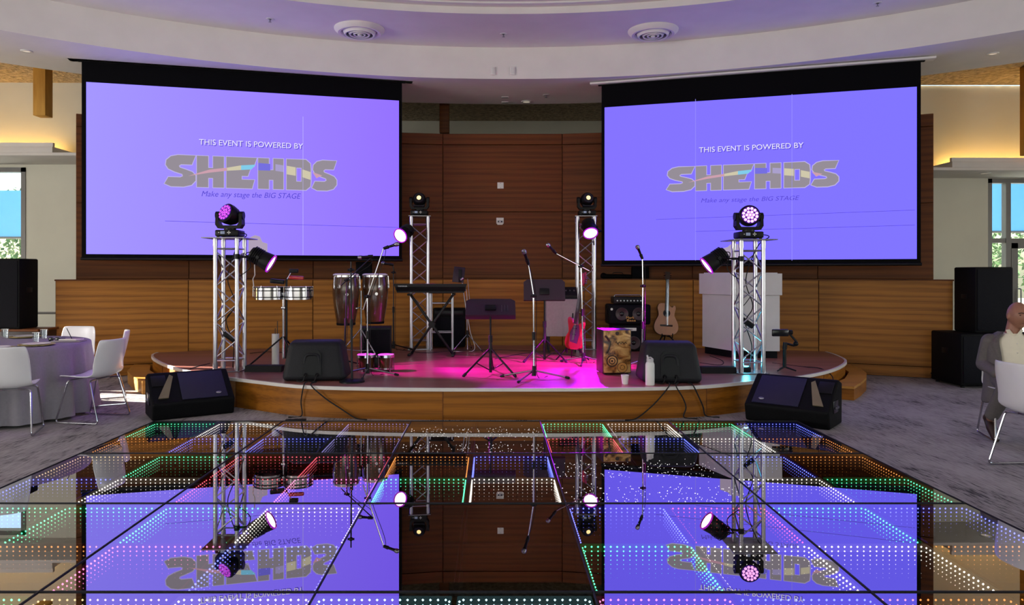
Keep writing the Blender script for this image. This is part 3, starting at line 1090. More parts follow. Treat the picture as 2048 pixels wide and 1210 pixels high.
# steps at both ends
def steps(label, pts, z, x0):
    t = thing('stage_step', label, 'step', (pts[0][0], pts[0][1], 0), 0, 'stage steps')
    loc = [(x - pts[0][0], y - pts[0][1]) for x, y in pts]
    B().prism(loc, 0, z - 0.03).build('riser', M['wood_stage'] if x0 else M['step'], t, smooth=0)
    c = V((sum(p[0] for p in loc) / len(loc), sum(p[1] for p in loc) / len(loc)))
    B().prism([tuple(c + (V(p) - c) * 1.015) for p in loc], z - 0.03, z).build('tread', M['step'], t, smooth=0)
    return t
steps('oak step at the right end of the stage', [(3.98, 8.5), (4.2, 8.37), (4.45, 8.7), (4.72, 9.1), (4.93, 9.5), (5.08, 9.95), (5.15, 10.5), (5.05, 10.55), (4.99, 10.5), (4.92, 10.2), (4.75, 9.6), (4.4, 9.0)], 0.165, 1)
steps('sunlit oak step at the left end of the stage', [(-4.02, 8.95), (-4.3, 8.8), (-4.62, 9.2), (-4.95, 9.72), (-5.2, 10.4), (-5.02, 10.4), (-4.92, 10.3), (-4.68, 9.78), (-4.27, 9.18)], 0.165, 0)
# ------------------------------------------------------------------ LED dance floor
PW = (DX1 - DX0) / 5.0
CW = PW / 2
LEV = 8
def led_mesh(kind):
    b = B()
    lv = []
    hw = CW / 2 - 0.022
    def dot(c, r, s):
        n0 = len(b.bm.verts)
        ax = [V((r, 0, 0)), V((0, r, 0)), V((0, 0, r))]
        vs = [b.bm.verts.new(c + a) for a in (ax[0], ax[1], -ax[0], -ax[1])]
        t, u = b.bm.verts.new(c + ax[2]), b.bm.verts.new(c - ax[2])
        for i in range(4):
            b.bm.faces.new((vs[i], vs[(i + 1) % 4], t))
            b.bm.faces.new((vs[(i + 1) % 4], vs[i], u))
        lv.extend([s] * 6)
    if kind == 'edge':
        for k in range(LEV):  # deeper rows imitate mirror reflections as smaller, dimmer emissive dots
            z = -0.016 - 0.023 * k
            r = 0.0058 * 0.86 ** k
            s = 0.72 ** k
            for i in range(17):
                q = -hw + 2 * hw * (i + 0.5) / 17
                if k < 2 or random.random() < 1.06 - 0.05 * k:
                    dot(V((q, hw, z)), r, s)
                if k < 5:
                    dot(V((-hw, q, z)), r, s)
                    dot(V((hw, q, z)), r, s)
    else:
        for i in range(210):
            dot(V((random.uniform(-hw, hw), random.uniform(-hw, hw), random.uniform(-0.17, -0.02))), random.uniform(0.0022, 0.0042), random.uniform(0.3, 1.0))
    me = b.mesh('led_points', 0)
    at = me.attributes.new('level', 'FLOAT', 'POINT')
    at.data.foreach_set('value', lv)
    me.materials.append(M['led'])
    return me
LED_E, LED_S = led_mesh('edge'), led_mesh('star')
def glow_band_mesh():  # thin bands that carry the painted LED glow
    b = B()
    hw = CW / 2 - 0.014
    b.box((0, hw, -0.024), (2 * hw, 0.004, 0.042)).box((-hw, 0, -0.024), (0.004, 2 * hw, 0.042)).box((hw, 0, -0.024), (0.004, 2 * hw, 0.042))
    me = b.mesh('led_glow_band', 0)
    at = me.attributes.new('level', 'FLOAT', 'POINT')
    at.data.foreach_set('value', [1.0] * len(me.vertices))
    me.materials.append(M['led_glow_band'])
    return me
GLOW_BAND = glow_band_mesh()
b = B()
h = CW / 2 - 0.010
b.box((0, 0, -0.215), (2 * h, 2 * h, 0.01)).box((0, h, -0.11), (2 * h, 0.004, 0.2)).box((0, -h, -0.11), (2 * h, 0.004, 0.2)).box((h, 0, -0.11), (0.004, 2 * h, 0.2)).box((-h, 0, -0.11), (0.004, 2 * h, 0.2))
TRAY = b.mesh('tray', 0)
TRAY.materials.append(M['pit'])
b = B()
b.box((0, 0, 0), (PW - 0.006, PW - 0.006, 0.008))
GLASS = b.mesh('glass_top', 0)
GLASS.materials.append(M['clear'])
GLASS.materials.append(M['half_mirror'])
for f in GLASS.polygons:
    f.material_index = 1 if f.normal.z > 0.9 else 0
b = B()
hp = PW / 2
for s in (-1, 1):
    b.box((s * (hp - 0.0015), 0, -0.06), (0.003, PW, 0.125))
    b.box((0, s * (hp - 0.0015), -0.06), (PW, 0.003, 0.125))
FRAME = b.mesh('panel_frame', 0)
FRAME.materials.append(M['seam'])
COLS = {'G': (0.10, 0.95, 0.42), 'W': (1.0, 0.93, 0.78), 'B': (0.16, 0.20, 1.0), 'R': (1.0, 0.12, 0.16), 'P': (1.0, 0.22, 0.5), 'O': (1.0, 0.36, 0.08),
        'C': (0.6, 0.95, 1.0), 'V': (0.40, 0.35, 0.85), 'Y': (1.0, 0.75, 0.35), 'S': (1.0, 0.95, 0.9), '-': None}
CNAME = {'G': 'green', 'W': 'white', 'B': 'blue', 'R': 'red', 'P': 'pink', 'O': 'orange', 'C': 'ice white', 'V': 'violet', 'Y': 'warm yellow', 'S': 'scattered white', '-': 'unlit'}
LAY = ['GWVVSSGWGB',
       'OBBVSSRBWO',
       'YGRROBSSBO',
       'BWRPGWSSWG',
       'GGGW--BRGB',
       'OOPB--GWWO',
       'GGYWCCPBOO',
       'WBGWPBGOWB']
DIM = {'V': 0.35, 'O': 0.5, 'R': 0.6, 'Y': 0.5, 'P': 0.8}
ROWN = ['far row by the stage', 'second row from the stage', 'third row from the stage', 'nearest row']
COLN = ['leftmost column', 'second column from left', 'middle column', 'second column from right', 'rightmost column']
for r in range(4):
    for c in range(5):
        cx, cy = DX0 + PW * (c + 0.5), DY1 - PW * (r + 0.5)
        cells = [LAY[2 * r][2 * c], LAY[2 * r][2 * c + 1], LAY[2 * r + 1][2 * c], LAY[2 * r + 1][2 * c + 1]]
        t = thing('dance_floor_panel', 'mirror dance floor panel, %s, %s' % (COLN[c], ROWN[r]), 'dance floor panel', (cx, cy, DZ), 0, 'mirrored LED dance floor panels')
        link('glass_top', GLASS, None, t, (0, 0, -0.005))
        link('panel_frame', FRAME, None, t, (0, 0, 0.0015))
        for k, ch in enumerate(cells):
            lx, ly = (-CW / 2 if k % 2 == 0 else CW / 2), (CW / 2 if k < 2 else -CW / 2)
            tray = link('light_tray', TRAY, None, t, (lx, ly, -0.01))
            if COLS[ch] is None:
                continue
            dm = DIM.get(ch, 1.0)
            col = tuple(v * dm for v in COLS[ch]) + (1,)
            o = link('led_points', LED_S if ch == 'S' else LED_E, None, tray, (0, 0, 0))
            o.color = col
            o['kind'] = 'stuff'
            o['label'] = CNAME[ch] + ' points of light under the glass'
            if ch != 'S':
                o = link('led_glow_band', GLOW_BAND, None, tray, (0, 0, 0))
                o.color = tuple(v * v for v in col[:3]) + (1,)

# ------------------------------------------------------------------ truss towers
def make_truss(label, loc, h, rz, group='aluminium truss towers', plate=0.5, nd=6):
    t = thing('truss_tower', label, 'truss', loc, rz, group)
    s = 0.128
    chord = B().cyl((0, 0, 0.012), (0, 0, h - 0.012), 0.025, n=14)
    for z in (0.06, h - 0.06):
        chord.cyl((0, 0, z - 0.04), (0, 0, z + 0.04), 0.029, n=14)
    cm = chord.mesh('chord')
    cm.materials.append(M['alu'])
    for x in (-s, s):
        for y in (-s, s):
            link('chord', cm, None, t, (x, y, 0))
    z0, z1 = 0.16, h - 0.16
    st = (z1 - z0) / nd
    bm_ = B().cyl((-s, 0, 0), (s, 0, st), 0.0085, n=8).mesh('brace')
    bm_.materials.append(M['alu'])
    hm = B().cyl((-s, 0, 0), (s, 0, 0), 0.0085, n=8).mesh('crossbar')
    hm.materials.append(M['alu'])
    for f in range(4):
        ang = f * PI / 2
        off = Matrix.Rotation(ang, 4, 'Z') @ V((0, -s, 0))
        for i in range(nd):
            flip = PI if (i + f) % 2 else 0
            link('brace', bm_, None, t, (off.x, off.y, z0 + st * i), (0, 0, ang + flip))
        for z in (z0 - 0.03, z1 + 0.03):
            link('crossbar', hm, None, t, (off.x, off.y, z), (0, 0, ang))
    B().box((0, 0, 0.006), (0.36, 0.36, 0.012), bevel=0.002, seg=1).build('base_plate', M['steel'], t)
    B().box((0, 0, h - 0.006), (plate, plate, 0.012), bevel=0.002, seg=1).build('top_plate', M['steel'], t)
    return t
TH_F, TH_B = 1.585, 2.045
TFL, TFR = V((-3.16, 8.62, STZ)), V((2.99, 8.43, STZ))
TBL, TBR = V((P(839, 0, 11.12).x, 11.12, STZ)), V((P(1171, 0, 11.12).x, 11.12, STZ))
make_truss('truss tower at the front left of the stage', TFL, TH_F, 0.0)
make_truss('truss tower at the front right of the stage', TFR, TH_F - 0.03, 0.0)
make_truss('tall truss tower behind the keyboard', TBL, TH_B, 0.12, plate=0.34, nd=8)
make_truss('tall truss tower beside the bass guitar', TBR, TH_B, -0.06, plate=0.34, nd=8)

# ------------------------------------------------------------------ moving heads and par cans
M['wash_lens'] = mat('wash_lens', (120, 20, 150), 0.2, emit=(215, 80, 232), strength=0.9, noise=0.05)
M['wash_lens_hot'] = mat('wash_lens_hot', (255, 190, 240), 0.2, emit=(255, 176, 236), strength=1.5, noise=0.02)
M['wash_face'] = mat('wash_face', (50, 14, 110), 0.25, emit=(84, 14, 180), strength=0.35, noise=0.1)
M['beam_lens'] = mat('beam_lens', (255, 220, 150), 0.2, emit=(255, 226, 150), strength=1.6, noise=0.02)
M['display'] = mat('display', (60, 70, 90), 0.2, emit=(170, 180, 210), strength=0.35, noise=0.05)
def moving_head(label, loc, rz, pitch, yaw, wash, lens_m, face_m, scale=1.0):
    t = thing('moving_head_light', label, 'stage light', loc, rz, 'wash moving heads' if wash else 'beam moving heads')
    t.scale = (scale,) * 3
    b = B()
    b.box((0, 0, 0.055), (0.28, 0.24, 0.075), bevel=0.015)
    for x in (-0.11, 0.11):
        for y in (-0.09, 0.09):
            b.cyl((x, y, 0), (x, y, 0.025), 0.018)
    base = b.build('base', M['black'], t)
    B().box((-0.045, -0.122, 0.06), (0.05, 0.006, 0.035), bevel=0.002).build('display', M['display'], base)
    for i, (x, z) in enumerate(((0.03, 0.06), (0.015, 0.06), (0.045, 0.06), (0.03, 0.075), (0.03, 0.045), (-0.09, 0.06))):
        B().cyl((x, -0.12, z), (x, -0.125, z), 0.006, n=10).build('button', M['white_plastic'], base)
    y_ = B()
    y_.cyl((0, 0, 0.09), (0, 0, 0.115), 0.07, n=20)
    prof = [(-0.155, 0.29), (-0.16, 0.16), (-0.13, 0.115), (0.13, 0.115), (0.16, 0.16), (0.155, 0.29), (0.125, 0.29), (0.12, 0.18), (0.10, 0.15), (-0.10, 0.15), (-0.12, 0.18), (-0.125, 0.29)]
    y_.prism(prof, -0.055, 0.055, Matrix.Rotation(PI / 2, 4, 'X'))
    for s in (-1, 1):
        y_.cyl((s * 0.115, 0, 0.27), (s * 0.165, 0, 0.27), 0.05, n=18)
    y_.build('yoke', M['black'], t)
    R = Matrix.Rotation(yaw, 4, 'Z') @ Matrix.Rotation(-pitch, 4, 'X')
    MH = Matrix.Translation((0, 0, 0.275)) @ R @ Matrix.Rotation(PI / 2, 4, 'X')      # local +Z = forward
    b = B()
    if wash:
        b.lathe([(0.03, -0.11), (0.08, -0.10), (0.11, -0.05), (0.122, 0.02), (0.12, 0.07), (0.105, 0.085), (0.1, 0.08)], MH, n=28)
    else:
        b.lathe([(0.04, -0.13), (0.085, -0.12), (0.105, -0.05), (0.11, 0.02), (0.10, 0.08), (0.085, 0.1), (0.08, 0.095)], MH, n=28)
    head = b.build('head', M['black'], t)
    if wash:
        B().lathe([(0.001, 0.082), (0.1, 0.082), (0.1, 0.086), (0.001, 0.086)], MH, n=28).build('lens_plate', face_m, head)
        spots = [(0, 0)] + [(0.038 * math.cos(a * PI / 3), 0.038 * math.sin(a * PI / 3)) for a in range(6)] + [(0.077 * math.cos(a * PI / 6 + 0.26), 0.077 * math.sin(a * PI / 6 + 0.26)) for a in range(12)]
        for x, y in spots:
            B().lathe([(0.0165, 0.085), (0.0165, 0.092), (0.010, 0.096), (0.001, 0.097)], MH @ Matrix.Translation((x, y, 0)), n=12).build('led_lens', lens_m, head)
    else:
        B().lathe([(0.001, 0.096), (0.082, 0.096), (0.082, 0.1), (0.001, 0.1)], MH, n=28).build('front_ring', M['black_gloss'], head)
        B().lathe([(0.035, 0.1), (0.035, 0.106), (0.001, 0.112)], MH, n=20).build('beam_lens', lens_m, head)
        B().prism([(-0.1, -0.105), (-0.085, -0.14), (0.085, -0.14), (0.1, -0.105), (0.06, -0.12), (-0.06, -0.12)], 0.02, 0.075, MH).build('chin_guard', M['charcoal'], head)
    return t
moving_head('wash moving head on the front left truss tower', TFL + V((0.0, 0, TH_F)), 0, 0.35, -0.5, True, M['wash_lens'], M['wash_face'])
moving_head('brightly lit wash moving head on the front right truss tower', TFR + V((0.0, 0, TH_F - 0.03)), 0, 0.12, -0.1, True, M['wash_lens_hot'], M['wash_face'])
moving_head('beam moving head on the tall truss behind the keyboard', TBL + V((0.0, 0, TH_B)), 0, 0.25, 0.0, False, M['beam_lens'], None, 0.93)
moving_head('beam moving head on the tall truss beside the bass guitar', TBR + V((0.02, 0, TH_B)), 0, 0.25, 0.15, False, M['beam_lens'], None, 0.93)

M['par_face'] = mat('par_lens', (255, 220, 250), 0.2, emit=(255, 205, 250), strength=3.0, noise=0.02)
M['par_rim'] = mat('par_rim', (60, 10, 90), 0.3, emit=(190, 20, 220), strength=0.9, noise=0.05)
def par_can(label, pos, direction, clamp, energy, color, spot=1.0, blend=0.6, target=None):
    """pos = centre of the lens; clamp = point on the truss"""
    pos, dr = V(pos), V(direction).normalized()
    base = V(clamp)
    t = thing('par_light', label, 'stage light', base, 0, 'par lights')
    c = pos - base
    MH = Matrix.Translation(c) @ frame(dr)
    body = B().lathe([(0.02, -0.27), (0.07, -0.26), (0.088, -0.22), (0.092, -0.15), (0.10, -0.1), (0.112, -0.01), (0.112, 0.012), (0.104, 0.012), (0.10, -0.004)], MH, n=28).build('can', M['black'], t)
    for k in range(5):
        b = B()
        b.lathe([(0.0935 + 0.001 * k, -0.235 + 0.024 * k), (0.1 + 0.001 * k, -0.232 + 0.024 * k), (0.1 + 0.001 * k, -0.226 + 0.024 * k), (0.0935 + 0.001 * k, -0.222 + 0.024 * k)], MH, n=24, cap=False)
        b.build('cooling_fin', M['black'], body)
    B().lathe([(0.001, -0.004), (0.1, -0.004), (0.098, 0.004), (0.001, 0.012)], MH, n=28).build('lens', M['par_face'], body)
    B().lathe([(0.1, 0.0), (0.1135, 0.0), (0.1135, 0.014), (0.1, 0.014)], MH, n=28, cap=False).build('lens_rim', M['par_rim'], body)
    mid = c - dr * 0.14
    side = dr.cross(V((0, 0, 1))).normalized()
    b = B()
    toward = (-mid).normalized()
    b.tube(fillet([mid + side * 0.105, mid + side * 0.115 + toward * 0.16, mid - side * 0.115 + toward * 0.16, mid - side * 0.105], 0.03), 0.009, n=6)
    b.cyl(mid + side * 0.09, mid + side * 0.13, 0.02).cyl(mid - side * 0.09, mid - side * 0.13, 0.02)
    b.build('bracket', M['black_metal'], t)
    q = mid + toward * 0.16
    b = B().cyl(q, V((0, 0, 0)), 0.014)
    b.cyl((0, 0, -0.03), (0, 0, 0.03), 0.034, n=14)
    b.build('clamp', M['black_metal'], t)
    b = B().tube(catmull([c - dr * 0.27, c - dr * 0.33 + V((0, 0, -0.06)), V((0, 0, -0.18)) * 0.5 + c * 0.4, V((0, 0.02, -0.25))], 6), 0.006, n=6)
    b.build('power_lead', M['rubber'], t)
    if energy:
        aim = (V(target) - pos) if target is not None else dr
        l = lamp('par_beam', 'SPOT', pos + dr * 0.05, energy, color, aim, spot_size=spot, spot_blend=blend, shadow_soft_size=0.06)
    return t
MAG = (1.0, 0.0, 0.95)
VIO = (0.42, 0.0, 1.0)
par_can('par light clamped to the front left truss pointing right', P(541, 527, 8.5), (0.86, 0.06, -0.5), TFL + V((0.128, -0.128, 1.36)), 700, MAG, 0.8, 0.7, P(900, 735, 8.8))
par_can('par light clamped to the front right truss pointing left', P(1414, 531, 8.4), (-0.8, 0.03, -0.58), TFR + V((-0.128, -0.128, 1.33)), 2000, MAG, 0.75, 0.8, P(1150, 726, 9.2))
par_can('par light on the tall truss behind the keyboard', P(801, 471, 10.72), (-0.42, -0.80, -0.40), TBL + V((-0.12, -0.10, 1.82)), 2200, MAG, 0.62, 0.8, P(1010, 736, 8.8))
par_can('par light on the tall truss beside the bass guitar', P(1181, 466, 10.78), (0.06, -0.7, -0.7), TBR + V((0.12, -0.13, 1.80)), 1900, VIO, 0.42, 0.2, P(1120, 764, 7.7))
lamp('wash_beam_left', 'SPOT', P(452, 424, 8.4), 60, (0.5, 0.15, 1.0), (-1.65, -1.1, -1.8), spot_size=0.9, spot_blend=0.9, shadow_soft_size=0.0)
lamp('wash_beam_right', 'SPOT', P(1497, 432, 8.2), 260, (0.78, 0.55, 1.0), (-0.25, -0.8, 0.9), spot_size=1.6, spot_blend=0.9, shadow_soft_size=0.0)
# little uplighter inside the right truss
t = thing('uplighter', 'small cyan uplighter inside the front right truss base', 'stage light', TFR + V((-0.04, -0.02, 0.012)))
B().box((0, 0, 0.03), (0.1, 0.1, 0.06), bevel=0.01).build('housing', M['black'], t)
B().cyl((0, 0, 0.06), (0, 0, 0.066), 0.035, n=16).build('lens', mat('cyan_lens', (120, 230, 255), 0.2, emit=(90, 220, 255), strength=6, noise=0.02), t)
lamp('uplighter_beam', 'POINT', TFR + V((-0.04, -0.02, 0.13)), 5, (0.1, 0.75, 1.0), shadow_soft_size=0.04)
# ------------------------------------------------------------------ things on the stage
def stage_pt(px, py):
    """point on the stage deck under a pixel"""
    return P(px, py, (EYE - STZ) * F / (py - CY))
def floor_pt(px, py, z=0.0):
    return P(px, py, (EYE - z) * F / (py - CY))

def microphone(parent, tip, direction, base=None, name='microphone'):
    d = V(direction).normalized()
    tip = V(tip)
    MH = Matrix.Translation(tip) @ frame(-d)
    m = B().lathe([(0.012, 0.165), (0.0125, 0.16), (0.017, 0.06), (0.023, 0.05), (0.023, 0.045)], MH, n=14).build(name, M['black'], parent)
    B().lathe([(0.023, 0.05), (0.0265, 0.035), (0.025, 0.014), (0.015, 0.003), (0.001, 0.0)], MH, n=16).build('mic_grille', M['steel'], m)
    return m

def tripod_feet(t, zc, angs, L, m, r=0.009, z_end=0.012, brace=True):
    b = B().cyl((0, 0, zc - 0.06), (0, 0, zc + 0.05), 0.026, 0.02, n=14)
    b.build('hub', M['black'], t)
    for a in angs:
        e = V((math.cos(a) * L, math.sin(a) * L, z_end))
        o = B().cyl((0, 0, zc), e, r, n=8).build('foot', m, t)
        B().capsule(e - (e - V((0, 0, zc))).normalized() * 0.03, e, r * 1.6, n=8).build('rubber_tip', M['rubber'], o)

def mic_stand(label, base, joint, end, pole_m, mic_dir=None, round_base=False, angs=(0.2, 2.3, 4.4), L=0.3, boom_back=0.0, low=True, mic=True):
    base = V(base)
    t = thing('microphone_stand', label, 'microphone stand', base, 0, 'microphone stands')
    j, e = V(joint) - base, V(end) - base
    if round_base:
        B().lathe([(0.001, 0.0), (0.135, 0.0), (0.135, 0.012), (0.12, 0.022), (0.02, 0.03), (0.001, 0.03)], n=32).build('round_base', M['black'], t)
    else:
        tripod_feet(t, 0.09 if low else 0.3, angs, L, pole_m if low else M['black_metal'])
    up = j - V((0, 0, 0.03))
    half = up * 0.55
    B().cyl((0, 0, 0.03), half, 0.0125, n=12).build('lower_tube', pole_m, t)
    B().cyl(half - V((0, 0, 0.06)), half + V((0, 0, 0.03)), 0.019, n=12).build('clutch', M['black'], t)
    B().cyl(half, j, 0.0085, n=10).build('upper_tube', pole_m, t)
    b = B().sphere(j, 0.022, n=12).cyl(j - V((0.035, 0, 0)), j + V((0.035, 0, 0)), 0.012, n=10)
    b.build('boom_joint', M['black'], t)
    d = (e - j)
    if d.length > 0.02:
        dn = d.normalized()
        B().cyl(j - dn * boom_back, e, 0.007, n=10).build('boom', pole_m, t)
    else:
        dn = V((0, 0, 1))
    if mic:
        md = V(mic_dir if mic_dir is not None else dn).normalized()
        B().cyl(e, e + md * 0.06, 0.016, 0.021, n=12).build('mic_clip', M['black'], t)
        microphone(t, e + md * 0.19, md)
        B().tube(catmull([e + md * 0.03, e - dn * 0.08 + V((0.03, 0, -0.05)), j + V((0.03, 0.02, -0.02)), j * 0.6 + V((0.03, 0, 0)), V((0.035, 0.02, 0.04)), V((0.16, 0.12, 0.008))], 6), 0.0035, n=5).build('mic_cable', M['rubber'], t)
    return t

# ---- microphone stands
b0 = stage_pt(704, 764)
mic_stand('black straight microphone stand with a round base', b0, P(702, 540, b0.y), P(702, 523, b0.y), M['black_metal'], round_base=True, mic=False)
b0 = stage_pt(735, 752)
ms = mic_stand('chrome boom microphone stand in front of the bongos', b0, P(735, 593, b0.y), P(767, 497, b0.y), M['chrome'], mic_dir=(0.9, -0.1, 0.28), angs=(0.05, 3.0, 4.72), L=0.34, boom_back=0.16)
b0 = stage_pt(1068, 757)
mic_stand('chrome straight microphone stand in the middle of the stage', b0, P(1067, 592, b0.y), P(1057, 529, b0.y), M['chrome'], mic_dir=(-0.3, -0.35, 0.8), angs=(-0.1, 2.85, 4.2), L=0.38)
b0 = stage_pt(1167, 727)
mic_stand('chrome boom microphone stand beside the bass guitar', b0, P(1162, 533, b0.y), P(1112, 507, b0.y), M['chrome'], mic_dir=(-0.75, -0.4, 0.75), angs=(0.4, 2.6, 4.5), L=0.32, boom_back=0.12)
b0 = stage_pt(1284, 735)
mic_stand('chrome microphone stand in front of the bass amplifier', b0, P(1286, 572, b0.y), P(1285, 518, b0.y), M['chrome'], mic_dir=(-0.35, -0.1, 0.8), angs=(0.9, 3.5, 5.2), L=0.33)
b0 = stage_pt(787, 701)
mic_stand('thin dark microphone stand left of the keyboard', b0, P(787, 545, b0.y), P(787, 530, b0.y), M['black_metal'], mic_dir=(-0.9, 0, 0.15), angs=(0.3, 2.4, 4.5), L=0.28)
b0 = stage_pt(688, 735)
mic_stand('dark boom microphone stand behind the round base stand', b0, P(694, 560, b0.y), P(746, 512, b0.y), M['black_metal'], mic_dir=(-0.9, -0.05, -0.1), angs=(0.2, 2.2, 4.3), L=0.3, boom_back=0.1)

# ---- music stands
def music_stand(label, base, ztop, angs, L, w, h, tilt, rz, m, holes=False):
    base = V(base)
    t = thing('music_stand', label, 'music stand', base, rz, 'music stands')
    tripod_feet(t, 0.30, angs, L, M['black_metal'], 0.011)
    for a in angs:
        B().cyl((math.cos(a) * L * 0.55, math.sin(a) * L * 0.55, 0.145), (0, 0, 0.04), 0.006, n=6).build('strut', M['black_metal'], t)
    B().cyl((0, 0, 0.02), (0, 0, ztop * 0.6), 0.017, n=12).build('lower_tube', M['black_metal'], t)
    B().cyl((0, 0, ztop * 0.6 - 0.05), (0, 0, ztop * 0.6 + 0.03), 0.024, n=12).build('clutch', M['black'], t)
    B().cyl((0, 0, ztop * 0.6), (0, 0, ztop - 0.02), 0.011, n=10).build('upper_tube', M['black_metal'], t)
    R = Matrix.Translation((0, 0, ztop)) @ Matrix.Rotation(tilt, 4, 'X')
    # desk seen from behind: its back faces the room
    desk = B()
    desk.prism([(-w / 2, -0.02), (w / 2, -0.02), (w / 2, h * 0.86), (w / 2 - 0.05, h), (-w / 2 + 0.05, h), (-w / 2, h * 0.86)], -0.004, 0.004, R @ Matrix.Rotation(PI / 2, 4, 'X'))
    d = desk.build('desk', m, t)
    lip = B()
    lip.box((0, 0.03, -0.02), (w, 0.06, 0.006), bevel=0.002)
    bmesh.ops.transform(lip.bm, matrix=R, verts=lip.bm.verts)
    lip.build('lip', m, d)
    pl = B()
    pl.box((0, -0.018, h * 0.35), (0.13, 0.03, 0.09), bevel=0.012)
    bmesh.ops.transform(pl.bm, matrix=R, verts=pl.bm.verts)
    pl.build('bracket', M['black'], d)
    if holes:
        for i in range(3):
            for k in range(5):
                q = B().cyl((0.13 + 0.035 * i, -0.006, 0.05 + 0.028 * k), (0.13 + 0.035 * i, -0.008, 0.05 + 0.028 * k), 0.005, n=8)
                bmesh.ops.transform(q.bm, matrix=R, verts=q.bm.verts)
                q.build('vent_hole', M['steel'], d)
    return t
b0 = stage_pt(981, 748)
zt = P(985, 628, b0.y).z - STZ
music_stand('black music stand with low desk at the centre front', b0, zt, (-0.75, 3.8, 1.5), 0.38, 0.58, 0.30, -1.0, 0.0, M['purple_desk'], True)
b0 = stage_pt(1089, 722)
zt = P(1089, 597, b0.y).z - STZ
music_stand('black music stand with upright desk behind the centre microphone', b0, zt, (-0.6, 3.7, 1.5), 0.33, 0.55, 0.26, -0.25, 0.0, M['purple_desk'])
b0 = stage_pt(935, 702)
t = thing('tablet_stand', 'thin stand holding a dark tablet beside the keyboard', 'tablet stand', b0)
tripod_feet(t, 0.26, (-0.7, 1.4, 3.9), 0.3, M['steel'], 0.006)
zt = P(925, 560, b0.y).z - STZ
B().tube([(0, 0, 0.02), (-0.01, 0, zt * 0.5), (-0.08, 0, zt - 0.02)], 0.008).build('pole', M['steel'], t)
R = Matrix.Rotation(0.12, 4, 'Y') @ Matrix.Rotation(-0.25, 4, 'X')
q = B().box((0, 0, 0), (0.17, 0.012, 0.24), bevel=0.006)
bmesh.ops.transform(q.bm, matrix=Matrix.Translation((-0.13, 0.0, zt + 0.08)) @ R, verts=q.bm.verts)
tb = q.build('tablet', M['purple_desk'], t)
B().box((-0.11, -0.02, zt + 0.06), (0.05, 0.03, 0.2), bevel=0.008).build('holder', M['black'], t)
B().cyl((-0.10, -0.03, zt + 0.0), (-0.06, -0.03, zt + 0.03), 0.02).build('knob', M['steel'], t)
B().cyl((0.04, 0.1, 0.62), (0.0, 0.05, zt + 0.02), 0.0045).build('support_rod', M['steel'], t)
B().tube(catmull([(-0.12, 0, zt - 0.06), (-0.02, -0.02, zt - 0.15), (0.0, -0.01, zt - 0.5), (0.04, -0.03, 0.3), (0.1, -0.05, 0.02), (-0.2, -0.1, 0.006)], 6), 0.0045, n=5).build('white_lead', M['white_plastic'], t)

# ---- timbales
d = 8.95
b0 = V((P(567, 0, d).x, d, STZ))
t = thing('timbales', 'pair of chrome timbales on a stand with bells', 'drum', b0)
def timbale(cx, r, ztop, h):
    s = B().lathe([(r - 0.004, ztop - h), (r, ztop - h), (r, ztop), (r - 0.004, ztop)], Matrix.Translation((cx, 0, 0)), n=36, cap=False).build('shell', M['chrome'], t)
    for z in (ztop - 0.004, ztop - h * 0.28, ztop - h * 0.8):
        B().lathe([(r, z - 0.006), (r + 0.008, z - 0.006), (r + 0.008, z + 0.006), (r, z + 0.006)], Matrix.Translation((cx, 0, 0)), n=36, cap=False).build('hoop', M['black_metal'], s)
    B().lathe([(0.001, ztop + 0.002), (r - 0.002, ztop + 0.002), (r - 0.002, ztop + 0.005), (0.001, ztop + 0.005)], Matrix.Translation((cx, 0, 0)), n=36).build('head', M['drum_head'], s)
    for k in range(6):
        a = k * PI / 3 + 0.3
        x, y = cx + math.cos(a) * (r + 0.012), math.sin(a) * (r + 0.012)
        B().cyl((x, y, ztop - h * 0.75), (x, y, ztop + 0.01), 0.005, n=8).build('tension_rod', M['chrome'], s)
zt = P(0, 574, d).z - STZ
timbale(-0.178, 0.178, zt, 0.155)
timbale(0.185, 0.165, zt, 0.155)
B().cyl((0.0, 0, 0.1), (0.0, 0, zt - 0.06), 0.016).build('stand_pole', M['chrome'], t)
B().cyl((0.03, 0.02, 0.1), (0.03, 0.02, zt + 0.1), 0.015).build('bell_post', M['black_metal'], t)
B().box((0.0, 0.0, zt - 0.09), (0.07, 0.05, 0.06), bevel=0.01).build('bracket', M['chrome'], t)
B().box((0.0, 0.0, zt - 0.26), (0.05, 0.04, 0.04), bevel=0.01).build('height_clamp', M['chrome'], t)
for a in (3.3, 5.4, 1.2):
    B().cyl((0.0, 0, 0.38), (math.cos(a) * 0.42, math.sin(a) * 0.42, 0.015), 0.010).build('stand_leg', M['black_metal'], t)
B().box((-0.07, -0.02, zt + 0.07), (0.17, 0.07, 0.055), Matrix.Rotation(0.1, 4, 'Y'), bevel=0.01).build('cowbell', M['black_metal'], t)
B().box((0.16, 0.0, zt + 0.115), (0.19, 0.05, 0.045), Matrix.Rotation(0.05, 4, 'Y'), bevel=0.015).build('wood_block', M['red_lacquer'], t)
B().box((0.12, 0.03, zt + 0.20), (0.11, 0.05, 0.05), bevel=0.01).build('small_cowbell', M['black'], t)
B().cyl((0.03, 0.02, zt + 0.08), (0.09, 0.03, zt + 0.19), 0.008).build('bell_arm', M['chrome'], t)
B().tube([(-0.36, -0.02, zt - 0.03), (-0.375, -0.02, zt + 0.1), (-0.35, -0.02, zt + 0.15), (-0.355, -0.02, zt + 0.28)], 0.007).build('side_rod', M['drum_head'], t)
